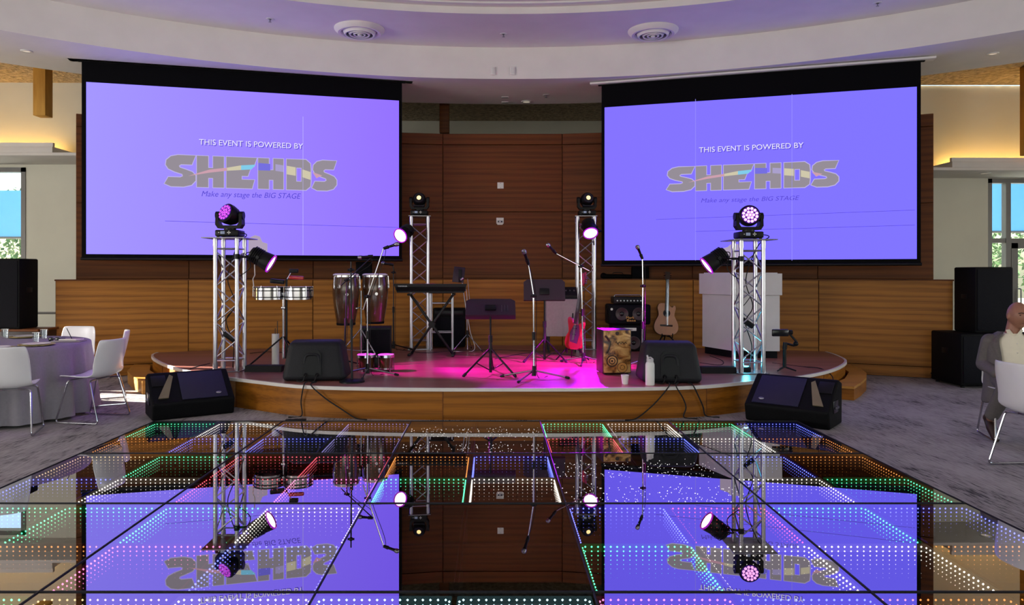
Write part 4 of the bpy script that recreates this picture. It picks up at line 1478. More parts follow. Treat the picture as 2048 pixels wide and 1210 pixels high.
# stick tube beside the stand
b0 = stage_pt(551, 731)
t = thing('stick_holder', 'white tube holding two dark drum sticks beside the timbales', 'stick holder', b0)
B().lathe([(0.001, 0), (0.045, 0), (0.045, 0.40), (0.041, 0.40), (0.041, 0.02), (0.001, 0.02)], n=20).build('tube', M['white_plastic'], t)
for x, hh in ((-0.012, 0.47), (0.016, 0.56)):
    B().cyl((x, 0, 0.03), (x + 0.006, 0.01, hh), 0.007, 0.005, n=8).build('drum_stick', M['rosewood'], t)

# ---- congas on a double stand
def conga(label, px, top, bot, d, dark=1.0):
    zb, zt = P(0, bot, d).z, P(0, top, d).z
    h = zt - zb
    x = P(px, 0, d).x
    t = thing('conga', label, 'drum', (x, d, zb), 0, 'congas')
    B().lathe([(0.115, 0), (0.125, 0.06 * h), (0.158, 0.35 * h), (0.178, 0.62 * h), (0.176, 0.78 * h), (0.158, 0.96 * h), (0.15, 0.97 * h)], n=36).build('shell', M['conga_wood'], t)
    B().lathe([(0.165, 0.92 * h), (0.172, 0.93 * h), (0.172, 0.965 * h), (0.16, 0.97 * h)], n=36, cap=False).build('crown_hoop', M['chrome'], t)
    B().lathe([(0.172, 0.955 * h), (0.168, 0.985 * h), (0.14, 1.0 * h), (0.001, 1.003 * h)], n=36).build('head', M['drum_head'], t)
    B().lathe([(0.117, 0.0), (0.122, 0.0), (0.127, 0.03), (0.12, 0.03)], n=36, cap=False).build('bottom_band', M['black_rough'], t)
    for k in range(5):
        a = k * 2 * PI / 5 - 1.1
        dr = V((math.cos(a), math.sin(a), 0))
        o = B().box(dr * 0.181 + V((0, 0, 0.74 * h)), (0.03, 0.012, 0.06), Matrix.Rotation(a + PI / 2, 4, 'Z'), bevel=0.004).build('side_plate', M['chrome'], t)
        B().cyl(dr * 0.186 + V((0, 0, 0.72 * h)), dr * 0.176 + V((0, 0, 0.95 * h)), 0.005, n=8).build('tuning_lug', M['chrome'], o)
    B().cyl((0.05, -0.175, 0.60 * h), (0.05, -0.185, 0.60 * h), 0.02, n=14).build('badge', M['chrome'], t)
    return t
conga('left conga of the pair with glossy brown shell', 692, 547, 650, 9.55)
conga('right conga of the pair above the purple box', 750, 547, 647, 9.75)
xm = P(722, 0, 9.65).x
t = thing('conga_stand', 'chrome double stand carrying the two congas', 'drum stand', (xm, 9.65, STZ))
B().cyl((0, 0, 0.02), (0, 0, 0.93), 0.014).build('post', M['chrome'], t)
for s in (-1, 1):
    B().tube(fillet([(0, 0, 0.70), (s * 0.025, -0.03, 0.70), (s * 0.03, -0.17, 0.70)], 0.03), 0.009).build('cradle_arm', M['chrome'], t)
for a in (3.6, 5.6, 1.5):
    e = V((math.cos(a) * 0.36, math.sin(a) * 0.36, 0.015))
    B().cyl((0, 0, 0.42), e, 0.009).build('leg', M['chrome'], t)
    B().cyl((0, 0, 0.12), e * 0.6 + V((0, 0, 0.14)), 0.006).build('strut', M['chrome'], t)

# ---- purple lit sub box, bongos
b0 = stage_pt(752, 713)
t = thing('bass_box', 'black cube speaker box under the right conga', 'speaker', b0, 0.12)
B().box((0, 0, 0.215), (0.43, 0.38, 0.41), bevel=0.012).build('cabinet', M['charcoal'], t)
B().box((0.02, -0.195, 0.215), (0.36, 0.012, 0.35), bevel=0.004).build('grille', M['grille'], t)
for x in (-0.17, 0.17):
    for y in (-0.14, 0.14):
        B().cyl((x, y, 0), (x, y, 0.012), 0.02).build('foot', M['rubber'], t)
b0 = stage_pt(752, 742)
t = thing('bongos', 'pair of small bongo drums on the stage floor', 'drum', b0)
for x, r in ((-0.115, 0.105), (0.12, 0.095)):
    s = B().lathe([(r * 0.82, 0.03), (r * 0.85, 0.1), (r * 0.9, 0.18)], Matrix.Translation((x, 0, 0)), n=28).build('shell', M['conga_wood'], t)
    B().lathe([(r * 1.02, 0.165), (r * 1.1, 0.165), (r * 1.1, 0.195), (r * 1.02, 0.195)], Matrix.Translation((x, 0, 0)), n=28, cap=False).build('hoop', M['chrome'], s)
    B().lathe([(r * 1.04, 0.185), (r * 0.98, 0.2), (0.001, 0.202)], Matrix.Translation((x, 0, 0)), n=28).build('head', M['drum_head'], s)
    B().lathe([(r * 0.86, 0.025), (r * 0.95, 0.025), (r * 0.95, 0.045), (r * 0.86, 0.045)], Matrix.Translation((x, 0, 0)), n=28, cap=False).build('base_ring', M['chrome'], s)
    for k in range(4):
        a = k * PI / 2 + 0.6
        B().cyl((x + math.cos(a) * r * 1.08, math.sin(a) * r * 1.08, 0.0), (x + math.cos(a) * r * 1.08, math.sin(a) * r * 1.08, 0.19), 0.006, n=8).build('tuning_lug', M['chrome'], s)
B().box((0.005, 0, 0.1), (0.05, 0.06, 0.12), bevel=0.006).build('centre_block', M['black'], t)

# ---- keyboard
d = 10.1
xl, xr = P(790, 0, d).x, P(935, 0, d).x
zk = P(0, 585, d).z
w = xr - xl
t = thing('keyboard', 'slim black electronic keyboard seen from behind', 'keyboard', ((xl + xr) / 2, d, zk))
B().prism([(-w / 2 + 0.05, 0), (w / 2 - 0.04, 0), (w / 2, 0.125), (-w / 2, 0.125)], -0.012, 0.012, Matrix.Translation((0, -0.145, 0)) @ Matrix.Rotation(PI / 2, 4, 'X')).build('rear_panel', M['black'], t)
B().prism([(-0.16, 0.02), (-0.155, 0.125), (-0.02, 0.12), (0.01, 0.07), (0.17, 0.065), (0.17, 0.02)], -w / 2 + 0.04, w / 2 - 0.03, Matrix.Rotation(PI / 2, 4, 'Z') @ Matrix.Rotation(PI / 2, 4, 'X')).build('body', M['black_rough'], t)
for k in range(36):
    x = -w / 2 + 0.06 + k * (w - 0.12) / 35
    B().box((x, 0.08, 0.072), ((w - 0.12) / 36 - 0.002, 0.15, 0.014)).build('white_key', M['white_plastic'], t, smooth=0)
fit_text('YAMAHA', t, M['steel'], -w / 2 + 0.06, 0.082, -w / 2 + 0.19, 0.10, -0.16)
b0 = V(((xl + xr) / 2, d + 0.12, STZ))
t = thing('keyboard_stand', 'black crossed stand under the keyboard', 'keyboard stand', b0)
hk = zk - STZ - 0.02
for y in (-0.03, 0.03):
    s = 1 if y < 0 else -1
    B().box((0, y, hk / 2), (0.035, 0.035, math.hypot(0.62, hk)), Matrix.Rotation(s * -math.atan2(0.62, hk), 4, 'Y'), bevel=0.006).build('leg', M['black_metal'], t)
    B().box((s * -0.31, y, hk - 0.008), (0.04, 0.34, 0.03), bevel=0.006).build('rest_bar', M['black_metal'], t)
    B().box((s * 0.31, y, 0.018), (0.04, 0.40, 0.035), bevel=0.006).build('foot_bar', M['black_metal'], t)
B().cyl((0, -0.07, hk / 2), (0, 0.07, hk / 2), 0.045, n=16).build('hinge_knob', M['black'], t)
# rack table behind
xl, xr = P(862, 0, 10.95).x, P(905, 0, 10.95).x
t = thing('tube_frame_stand', 'silver tube frame stand behind the keyboard', 'stand', ((xl + xr) / 2, 10.95, STZ))
hw = (xr - xl) / 2
ztop = P(0, 585, 10.95).z - STZ
for x in (-hw, hw):
    for y in (-0.12, 0.12):
        B().cyl((x, y, 0), (x, y, ztop), 0.011).build('leg', M['alu'], t)
for z in (ztop - 0.16, 0.27):
    B().cyl((-hw, -0.12, z), (hw, -0.12, z), 0.009).build('crossbar', M['alu'], t)
    B().cyl((-hw, 0.12, z), (hw, 0.12, z), 0.009).build('crossbar', M['alu'], t)
B().box((0, 0, ztop), (2 * hw + 0.04, 0.3, 0.02), bevel=0.004).build('top', M['black'], t)
b0 = V((P(899, 0, 11.26).x, 11.28, STZ))
t = thing('guitar_amplifier', 'black square amplifier in the shade behind the keyboard', 'amplifier', b0)
B().box((0, 0, 0.32), (0.5, 0.26, 0.60), bevel=0.015).build('cabinet', M['black_rough'], t)
B().box((0, -0.134, 0.27), (0.44, 0.01, 0.42), bevel=0.003).build('grille', M['grille'], t)
B().box((0, -0.134, 0.55), (0.44, 0.01, 0.07), bevel=0.003).build('control_panel', M['black_metal'], t)

# ---- cloth covered table with a laptop, behind the music stand
d = 10.75
xl, xr = P(1092, 0, d).x, P(1152, 0, d).x
zt_ = P(0, 598, d).z - STZ
w = xr - xl
t = thing('side_table', 'small black table behind the upright music stand', 'table', ((xl + xr) / 2, d, STZ))
B().box((0, 0, zt_ - 0.02), (w, 0.4, 0.025), bevel=0.004).build('tabletop', M['black'], t)
for x in (-w / 2 + 0.03, w / 2 - 0.03):
    for y in (-0.16, 0.16):
        B().cyl((x, y, 0), (x, y, zt_ - 0.03), 0.014).build('leg', M['black_metal'], t)
b = B()
rings = []
for k, z in enumerate((zt_ + 0.004, zt_ - 0.02, zt_ - 0.2, zt_ - 0.38, zt_ - 0.54)):
    rg = []
    for j in range(40):
        u = j / 40 * 4
        sd, f = int(u), u - int(u)
        hx, hy = w / 2 + 0.008, 0.21
        cs = [(-hx, -hy), (hx, -hy), (hx, hy), (-hx, hy)]
        p, q = V(cs[sd]), V(cs[(sd + 1) % 4])
        c = p + (q - p) * f
        amp = 0.0 if k < 2 else 0.018 * k
        g = 1 + amp * math.sin(j * 1.9) * 1.1
        rg.append((c.x * g, c.y * g, z))
    rings.append(rg)
b.loft([[(x * 0.97, y * 0.97, zt_ + 0.006) for x, y, z in rings[0]]] + rings, cap=False)
b.bm.faces.new(list(b.bm.verts)[:40])
tag(b.build('tablecloth', M['cloth_pale'], loc=((xl + xr) / 2, d, STZ), smooth=70), 'pale grey cloth hanging over the small table by the music stand', 'tablecloth')
t = thing('mixer', 'small black mixer standing on the grey cloth table', 'mixer', ((xl + xr) / 2 + 0.1, d, STZ + zt_ + 0.01))
B().prism([(-0.14, 0), (0.12, 0), (0.12, 0.16), (0.06, 0.17), (-0.14, 0.05)], -0.13, 0.13, Matrix.Rotation(PI / 2, 4, 'Z') @ Matrix.Rotation(PI / 2, 4, 'X')).build('case', M['black'], t)
for k in range(4):
    B().box((0, -0.145, 0.012 + 0.0 * k), (0.2, 0.006, 0.004)).build('edge_line', M['steel'], t)
    B().cyl((-0.09 + 0.06 * k, -0.03, 0.1), (-0.09 + 0.06 * k, -0.04, 0.125), 0.012, n=10).build('knob', M['steel'], t)

# ---- red bass guitar on a floor stand
d = 9.55
p0, p1 = P(1146, 699, d), P(1168, 556, d + 0.12)
ax = (p1 - p0)
t = thing('bass_guitar', 'red electric bass guitar leaning on a floor stand', 'guitar', p0)
Lg = ax.length * 1.08
fwd = V((-0.72, -0.62, 0.1)).normalized()          # the face of the body
zx = ax.normalized()
xx = zx.cross(fwd).normalized()
yy = zx.cross(xx).normalized()
G = Matrix((xx, zx, xx.cross(zx))).transposed().to_4x4()
out = [(-0.02, 0.0), (-0.12, 0.02), (-0.165, 0.10), (-0.15, 0.19), (-0.12, 0.25), (-0.14, 0.33), (-0.17, 0.42), (-0.15, 0.46), (-0.10, 0.44), (-0.05, 0.37), (0.05, 0.36), (0.09, 0.38), (0.13, 0.40), (0.14, 0.36), (0.12, 0.29), (0.12, 0.22), (0.16, 0.14), (0.16, 0.07), (0.10, 0.01)]
sc = Lg / 1.12
out = [(p.x * sc, p.y * sc) for p in catmull([(x, y, 0) for x, y in out + out[:1]], 3)][:-1]
bod = B().prism(out, -0.02, 0.02, G).build('body', M['red_lacquer'], t)
B().prism([(-0.06, 0.1), (0.07, 0.08), (0.09, 0.2), (0.06, 0.33), (-0.03, 0.33), (-0.08, 0.22)], 0.021, 0.024, G).build('pickguard', M['rosewood'], bod)
B().prism([(-0.028, 0.34), (0.028, 0.34), (0.02, 0.92 * sc), (-0.02, 0.92 * sc)], 0.012, 0.038, G).build('neck', M['rosewood'], t)
B().prism([(-0.02, 0.92 * sc), (0.02, 0.92 * sc), (0.05, 0.97 * sc), (0.035, Lg), (-0.02, Lg - 0.02)], 0.004, 0.022, G).build('headstock', M['red_lacquer'], t)
for k in range(4):
    B().cyl(G @ V((0.04, 0.96 * sc + 0.03 * k, 0.012)), G @ V((0.075, 0.96 * sc + 0.03 * k, 0.012)), 0.008, n=8).build('tuner', M['chrome'], t)
    B().cyl(G @ V((-0.015 + 0.01 * k, 0.12, 0.034)), G @ V((-0.012 + 0.008 * k, 0.95 * sc, 0.04)), 0.0012, n=5).build('string', M['chrome'], t)
for y in (0.2, 0.28):
    B().box(G @ V((0, y, 0.026)), (0.07, 0.02, 0.012), G.to_3x3(), bevel=0.003).build('pickup', M['black'], bod)
b0 = V((p0.x, p0.y + 0.06, STZ))
t = thing('guitar_stand', 'low black stand under the red bass guitar', 'guitar stand', b0)
for a in (-0.5, 3.5, 1.5):
    B().cyl((0, 0.04, 0.24), (math.cos(a) * 0.24, 0.04 + math.sin(a) * 0.24, 0.012), 0.009).build('leg', M['black_metal'], t)
for s in (-1, 1):
    B().tube(fillet([(0, 0.04, 0.2), (s * 0.09, 0.0, 0.13), (s * 0.09, -0.14, 0.11), (s * 0.09, -0.15, 0.17)], 0.03), 0.009).build('cradle_arm', M['black_metal'], t)
B().cyl((0, 0.04, 0.2), (0.02, 0.14, 0.62), 0.010).build('post', M['black_metal'], t)

# ---- bass amplifier stack
d = 10.85
xl, xr = P(1212, 0, d).x, P(1298, 0, d).x
xc = (xl + xr) / 2
def cab(label, w, h, z, y, cones, badge):
    t = thing('bass_cabinet', label, 'speaker', (xc, y, z), 0, 'stacked bass amplifier')
    B().box((0, 0, h / 2), (w, 0.36, h), bevel=0.03, seg=3).build('cabinet', M['black_rough'], t)
    B().box((0, -0.183, h / 2), (w - 0.06, 0.012, h - 0.05), bevel=0.004).build('baffle', M['grille'], t)
    for x, z_, r in cones:
        c = B()
        c.lathe([(r * 0.3, 0.0), (r * 0.75, 0.02), (r, 0.028), (r * 1.08, 0.026), (r * 1.08, 0.0)], Matrix.Translation((x, -0.185, z_)) @ Matrix.Rotation(PI / 2, 4, 'X'), n=28)
        o = c.build('cone', M['bronze_cone'], t)
        B().sphere((x, -0.19, z_), r * 0.34, (1, 0.5, 1), n=14).build('dust_cap', M['black_gloss'], o)
    for s in (-1, 1):
        B().cyl((s * (w / 2 - 0.002), -0.02, h * 0.6), (s * (w / 2 + 0.008), -0.02, h * 0.6), 0.05, n=18).build('side_handle', M['black'], t)
    return t
c1 = cab('lower bass cabinet of the amplifier stack with a white badge', 0.5, 0.40, STZ, d + 0.02, [(0.06, 0.13, 0.09)], 1)
c2 = cab('upper bass cabinet of the amplifier stack with two cones', 0.63, 0.30, STZ + 0.40, d, [(-0.12, 0.16, 0.088), (0.13, 0.16, 0.088)], 0)
M['amber_print'] = mat('amber_print', (230, 170, 90), 0.4, noise=0.02)
fit_text('Mark', c2, M['amber_print'], -0.06, 0.09, 0.06, 0.125, -0.222)
fit_text('Bass', c2, M['amber_print'], -0.05, 0.05, 0.08, 0.083, -0.222)
bd = B().box((0.0, -0.195, 0.33), (0.20, 0.008, 0.045), bevel=0.003).build('badge', M['white_plastic'], c1)
fit_text('Markbass', bd, M['black'], -0.09, 0.317, 0.04, 0.345, -0.2)
B().cyl((-0.27, -0.19, 0.23), (-0.27, -0.197, 0.23), 0.018, n=16).build('round_badge', M['white_plastic'], c2)
t = thing('amplifier_head', 'flat black amplifier head on top of the bass cabinets', 'amplifier', (xc, d, STZ + 0.70))
B().box((0, 0, 0.06), (0.46, 0.3, 0.10), bevel=0.012).build('case', M['black'], t)
for x in (-0.18, 0.18):
    B().cyl((x, -0.05, 0), (x, -0.05, 0.012), 0.02).build('foot', M['rubber'], t)
for k in range(8):
    B().cyl((-0.18 + 0.05 * k, -0.15, 0.055), (-0.18 + 0.05 * k, -0.165, 0.055), 0.011, n=10).build('knob', M['steel'], t)
B().tube(fillet([(-0.2, 0, 0.11), (-0.19, 0, 0.135), (0.19, 0, 0.135), (0.2, 0, 0.11)], 0.02), 0.009).build('handle', M['chrome'], t)

# ---- cajon with a printed front
M['cajon_print'] = None
def cajon_mat():
    m = bpy.data.materials.new('cajon_print')
    m.use_nodes = True
    nt = m.node_tree
    b = nt.nodes['Principled BSDF']
    tc = nt.nodes.new('ShaderNodeTexCoord')
    mp = nt.nodes.new('ShaderNodeMapping')
    mp.inputs['Scale'].default_value = (6, 6, 9)
    nt.links.new(tc.outputs['Object'], mp.inputs[0])
    n = nt.nodes.new('ShaderNodeTexNoise')
    n.inputs['Scale'].default_value = 1.3
    n.inputs['Detail'].default_value = 6
    n.inputs['Distortion'].default_value = 0.8
    nt.links.new(mp.outputs[0], n.inputs[0])
    r = nt.nodes.new('ShaderNodeValToRGB')
    e = r.color_ramp.elements
    e[0].position, e[0].color = 0.36, lin((50, 28, 12)) + (1,)
    e[1].position, e[1].color = 0.62, lin((206, 168, 104)) + (1,)
    k = e.new(0.47)
    k.color = lin((150, 104, 48)) + (1,)
    nt.links.new(n.outputs[0], r.inputs[0])
    nt.links.new(r.outputs[0], b.inputs['Base Color'])
    b.inputs['Roughness'].default_value = 0.35
    return m
M['cajon_print'] = cajon_mat()
M['cajon_ink'] = mat('cajon_ink', (48, 28, 16), 0.5, noise=0.1)
M['cajon_gold'] = mat('cajon_gold', (176, 128, 60), 0.5, noise=0.2)
b0 = stage_pt(1227, 746)
t = thing('cajon', 'upright cajon box drum with a sepia printed front', 'drum', b0, 0.10)
B().box((0, 0, 0.265), (0.335, 0.30, 0.50), bevel=0.008).build('box', M['rosewood'], t)
fp = B().box((0, -0.155, 0.268), (0.315, 0.012, 0.485), bevel=0.004).build('front_plate', M['cajon_print'], t)
RX = Matrix.Rotation(PI / 2, 4, 'X')
def ringp(cx, cz, r0, r1, mm):
    B().lathe([(r0, 0), (r1, 0), (r1, 0.002), (r0, 0.002)], Matrix.Translation((cx, -0.1615, cz)) @ RX, n=28, cap=False).build('printed_ring', mm, fp)
ringp(-0.06, 0.16, 0.055, 0.068, M['cajon_ink'])
ringp(-0.06, 0.16, 0.028, 0.038, M['cajon_ink'])
ringp(-0.06, 0.16, 0.0, 0.012, M['cajon_ink'])
ringp(0.06, 0.085, 0.0, 0.055, M['cajon_gold'])
ringp(0.06, 0.085, 0.022, 0.030, M['cajon_ink'])
ringp(0.06, 0.085, 0.055, 0.060, M['cajon_ink'])
ringp(0.0, 0.475, 0.0, 0.022, M['cajon_ink'])
B().tube([(-0.02 + 0.135 * k / 14, -0.162, 0.365 + 0.018 * math.sin(k * 1.7) * (1.4 - k / 14)) for k in range(15)], 0.004, n=5).build('printed_signature', M['cajon_ink'], fp)
B().tube(catmull([(-0.14, -0.162, 0.45), (-0.09, -0.162, 0.38), (-0.10, -0.162, 0.30), (-0.13, -0.162, 0.25)], 6), 0.012, n=5).build('printed_figure', M['cajon_ink'], fp)
for x in (-0.13, 0.13):
    for y in (-0.11, 0.11):
        B().cyl((x, y, 0), (x, y, 0.018), 0.016).build('foot', M['rubber'], t)

# ---- cup and bottle
b0 = stage_pt(1250, 768)
t = thing('paper_cup', 'white paper cup on the stage edge', 'cup', b0)
B().lathe([(0.001, 0), (0.030, 0), (0.041, 0.093), (0.038, 0.093), (0.028, 0.005), (0.001, 0.005)], n=24).build('wall', M['white_plastic'], t)
B().lathe([(0.0395, 0.09), (0.0435, 0.09), (0.0435, 0.096), (0.0395, 0.096)], n=24, cap=False).build('rim', M['white_plastic'], t)
b0 = stage_pt(1300, 770)
t = thing('water_bottle', 'tall white insulated water bottle on the stage edge', 'bottle', b0)
B().lathe([(0.001, 0), (0.045, 0), (0.047, 0.01), (0.047, 0.215), (0.04, 0.235), (0.034, 0.24), (0.001, 0.24)], n=28).build('body', M['white_plastic'], t)
B().lathe([(0.001, 0.24), (0.036, 0.24), (0.036, 0.275), (0.001, 0.278)], n=24).build('lid', M['lectern_white'], t)
B().cyl((-0.02, 0, 0.275), (-0.03, 0, 0.31), 0.012, 0.009).build('spout', M['lectern_white'], t)
B().tube(fillet([(-0.03, 0, 0.27), (0.0, 0, 0.295), (0.03, 0, 0.27)], 0.02), 0.006).build('carry_loop', M['lectern_white'], t)

# ---- acoustic guitar on stand
d = 11.0
p0 = P(1332, 670, d)
t = thing('acoustic_guitar', 'acoustic guitar with a pale top standing upright', 'guitar', p0)
tl = Matrix.Rotation(-0.14, 4, 'X')
G = tl @ Matrix.Rotation(0.06, 4, 'Y') @ Matrix.Rotation(PI / 2, 4, 'X')      # local XY = front, +Z toward the room
half = [(0.0, 0.0), (0.10, 0.005), (0.165, 0.05), (0.187, 0.12), (0.17, 0.20), (0.135, 0.27), (0.122, 0.31), (0.13, 0.37), (0.14, 0.41), (0.13, 0.455)]
rt = half + [(0.105, 0.455), (0.09, 0.43), (0.06, 0.44), (0.03, 0.47)]
lf = [(-x, y) for x, y in half[1:]] + [(-0.10, 0.485), (-0.03, 0.49)]
outl = [(p.x, p.y) for p in catmull([(x, y, 0) for x, y in (rt + lf[::-1] + rt[:1])], 3)][:-1]
s_ = B().prism(outl, -0.09, 0.0, G).build('sides', M['guitar_side'], t)
top = B().prism([(x * 0.99, y * 0.99 + 0.002) for x, y in outl], 0.0, 0.004, G).build('soundboard', M['guitar_top'], t)
B().lathe([(0.001, 0.0045), (0.045, 0.0045), (0.045, 0.006), (0.001, 0.006)], G @ Matrix.Translation((0, 0.335, 0)), n=28).build('sound_hole', M['black'], top)
B().lathe([(0.046, 0.0045), (0.056, 0.0045), (0.056, 0.006), (0.046, 0.006)], G @ Matrix.Translation((0, 0.335, 0)), n=28, cap=False).build('rosette', M['rosewood'], top)
B().box(G @ V((0, 0.145, 0.01)), (0.19, 0.028, 0.012), G.to_3x3(), bevel=0.003).build('bridge', M['rosewood'], top)
B().prism([(-0.028, 0.38), (0.028, 0.38), (0.024, 0.84), (-0.024, 0.84)], 0.004, 0.014, G).build('fretboard', M['rosewood'], t)
for k in range(12):
    y = 0.84 - 0.46 * (1 - 0.5 ** ((k + 1) / 9)) * 1.05
    B().cyl(G @ V((-0.026, y, 0.015)), G @ V((0.026, y, 0.015)), 0.0016, n=5).build('fret', M['chrome'], t)
B().prism([(-0.022, 0.47), (0.022, 0.47), (0.02, 0.84), (-0.02, 0.84)], -0.02, 0.004, G).build('neck', M['guitar_side'], t)
B().prism([(-0.024, 0.84), (0.024, 0.84), (0.038, 0.87), (0.036, 0.98), (-0.036, 0.98), (-0.038, 0.87)], -0.01, 0.006, G).build('headstock', M['rosewood'], t)
for s in (-1, 1):
    for k in range(3):
        B().cyl(G @ V((s * 0.03, 0.885 + 0.035 * k, 0.0)), G @ V((s * 0.06, 0.885 + 0.035 * k, 0.0)), 0.007, n=8).build('tuner', M['chrome'], t)
for k in range(6):
    B().cyl(G @ V((-0.02 + 0.008 * k, 0.15, 0.018)), G @ V((-0.017 + 0.0068 * k, 0.86, 0.018)), 0.001, n=4).build('string', M['chrome'], t)
t = thing('guitar_stand', 'black stand under the acoustic guitar', 'guitar stand', (p0.x, p0.y + 0.02, STZ))
zb = p0.z - STZ
for s in (-1, 1):
    B().cyl((s * 0.02, 0.03, zb + 0.03), (s * 0.2, -0.16, 0.012), 0.011).build('leg', M['black_metal'], t)
    B().tube(fillet([(s * 0.02, 0.03, zb - 0.02), (s * 0.08, -0.02, zb - 0.035), (s * 0.08, -0.10, zb - 0.035), (s * 0.08, -0.105, zb + 0.03)], 0.02), 0.008).build('cradle_arm', M['black_metal'], t)
B().cyl((0, 0.03, zb), (0, 0.2, 0.012), 0.011).build('leg', M['black_metal'], t)
# black things on the ledge
d = arc_pt(13.06, 5.5).y
pp = P(1236, 552, d)
t = thing('microphone_case', 'long black soft case lying on the timber ledge', 'bag', (pp.x, d, LOWZ))
blob(B().capsule((-0.25, 0, 0.04), (0.2, 0.0, 0.04), 0.04, 0.035).sphere((-0.24, 0, 0.05), 0.05).capsule((0.0, 0, 0.04), (0.24, -0.02, 0.035), 0.035), 'bag', M['black_rough'], t, 0.01)
B().tube(fillet([(-0.1, -0.03, 0.07), (-0.08, -0.04, 0.1), (0.06, -0.04, 0.1), (0.08, -0.03, 0.07)], 0.03), 0.006).build('strap', M['rubber'], t)

for lab, a0_, px0, px1, py0 in (('small black speaker box on the timber ledge behind the congas', -5.3, 714, 745, 524), ('small black speaker box on the timber ledge behind the bass amplifier', 6.2, 1262, 1296, 530)):
    d = arc_pt(13.06, a0_).y
    w_, h_ = (px1 - px0) / F * d, P(0, py0, d).z - LOWZ
    t = thing('ledge_speaker', lab, 'speaker', (P((px0 + px1) / 2, 0, d).x, d, LOWZ), 0, 'black boxes on the ledge')
    B().box((0, 0, h_ / 2), (w_, 0.2, h_), bevel=0.01).build('cabinet', M['black_rough'], t)
    B().box((0, -0.102, h_ / 2), (w_ - 0.03, 0.01, h_ - 0.03), bevel=0.003).build('grille', M['grille'], t)

# ---- lectern
c0 = stage_pt(1463, 716)
t = thing('lectern', 'large white lectern behind the front right truss', 'lectern', c0)
hL = 1.16
th = -0.10
ex, ey = V((math.cos(th), math.sin(th), 0)), V((-0.33, 0.94, 0)).normalized()
def quad_prism(o, a, c, ca, z0, z1):
    o = V(o)
    pts = [o, o + ex * a - ey * 0.0, o + ex * (a + 0.06) + ey * (c * 0.25), o + ex * (a - 0.08) + ey * c, o + ey * c]
    return B().prism([(p.x, p.y) for p in pts], z0, z1)
quad_prism((0.02, 0.03, 0), 0.60, 0.62, 0, 0.0, 0.10).build('plinth', M['black_rough'], t)
quad_prism((0.0, 0.0, 0), 0.64, 0.66, 0, 0.10, 0.86).build('body', M['lectern_white'], t)
quad_prism((-0.02, -0.03, 0), 0.68, 0.72, 0, 0.865, hL).build('reading_box', M['lectern_white'], t)
quad_prism((0.01, 0.0, 0), 0.6, 0.64, 0, hL, hL + 0.012).build('reading_surface', M['lectern_white'], t)

# ---- stage monitors lying on their sides
def pa_monitor(label, base, rz, w=0.74):
    t = thing('stage_monitor', label, 'speaker', base, rz, 'stage monitors on the deck')
    def tp(co):
        if co.z > 0:
            co.x *= 0.80
            co.y = co.y * 0.75 + 0.03
        if co.y < 0:
            co.x *= 0.92
    B().box((0, 0, 0.215), (w, 0.44, 0.42), bevel=0.06, seg=4, taper=tp).build('cabinet', M['charcoal'], t)
    RXm = Matrix.Rotation(PI / 2 - 0.16, 4, 'X')
    arch = [(-0.10, -0.16), (-0.095, 0.06), (-0.06, 0.10), (0.06, 0.10), (0.095, 0.06), (0.10, -0.16)]
    B().prism(arch, 0.195, 0.206, Matrix.Translation((-0.02, 0.005, 0.20)) @ RXm).build('connector_recess', M['black'], t)
    B().tube(fillet([V((-0.10, -0.19, 0.19)), V((-0.09, -0.185, 0.29)), V((0.05, -0.185, 0.29)), V((0.06, -0.19, 0.19))], 0.05), 0.018, n=10).build('handle', M['charcoal'], t)
    for x in (-0.08, 0.04):
        B().cyl((x, -0.2, 0.08), (x, -0.235, 0.075), 0.02, n=14).build('connector', M['black_gloss'], t)
        B().tube(catmull([(x, -0.235, 0.075), (x - 0.01, -0.27, 0.05), (x - 0.03, -0.26, 0.012), (x - 0.1, -0.2, 0.008)], 6), 0.007, n=6).build('plug_lead', M['rubber'], t)
    B().box((0.0, -0.205, 0.12), (0.05, 0.01, 0.03), bevel=0.004).build('switch_plate', M['steel'], t)
    B().box((0, 0.222, 0.2), (w * 0.8, 0.012, 0.3), Matrix.Rotation(0.2, 4, 'X'), bevel=0.004).build('front_grille', M['grille'], t)
    return t
q = stage_pt(619, 766)
pa_monitor('stage monitor lying on the left part of the deck edge', (q.x, q.y + 0.30, STZ), 0.10)
q = stage_pt(1350, 769)
pa_monitor('stage monitor lying on the right part of the deck edge', (q.x, q.y + 0.26, STZ), -0.08, 0.70)

# ---- black cable ramps by the trusses
def flat_case(label, a, c, y0, y1, hh=0.07):
    t = thing('cable_ramp', label, 'cable ramp', ((a + c) / 2, (y0 + y1) / 2, STZ), 0, 'black cable ramps')
    w, dp = c - a, y1 - y0
    B().prism([(-dp / 2, 0), (dp / 2, 0), (dp / 2 - 0.03, hh), (-dp / 2 + 0.03, hh)], -w / 2, w / 2, Matrix.Rotation(PI / 2, 4, 'Z') @ Matrix.Rotation(PI / 2, 4, 'X')).build('ramp', M['black'], t)
    B().box((0, 0, hh + 0.003), (w * 0.96, dp * 0.35, 0.006), bevel=0.002).build('lid', M['charcoal'], t)
flat_case('black cable ramp between the left truss and the stage monitor', -2.93, -2.5, 8.45, 8.63)
flat_case('black cable ramp between the right truss and the stage monitor', 2.42, 2.82, 8.32, 8.5)
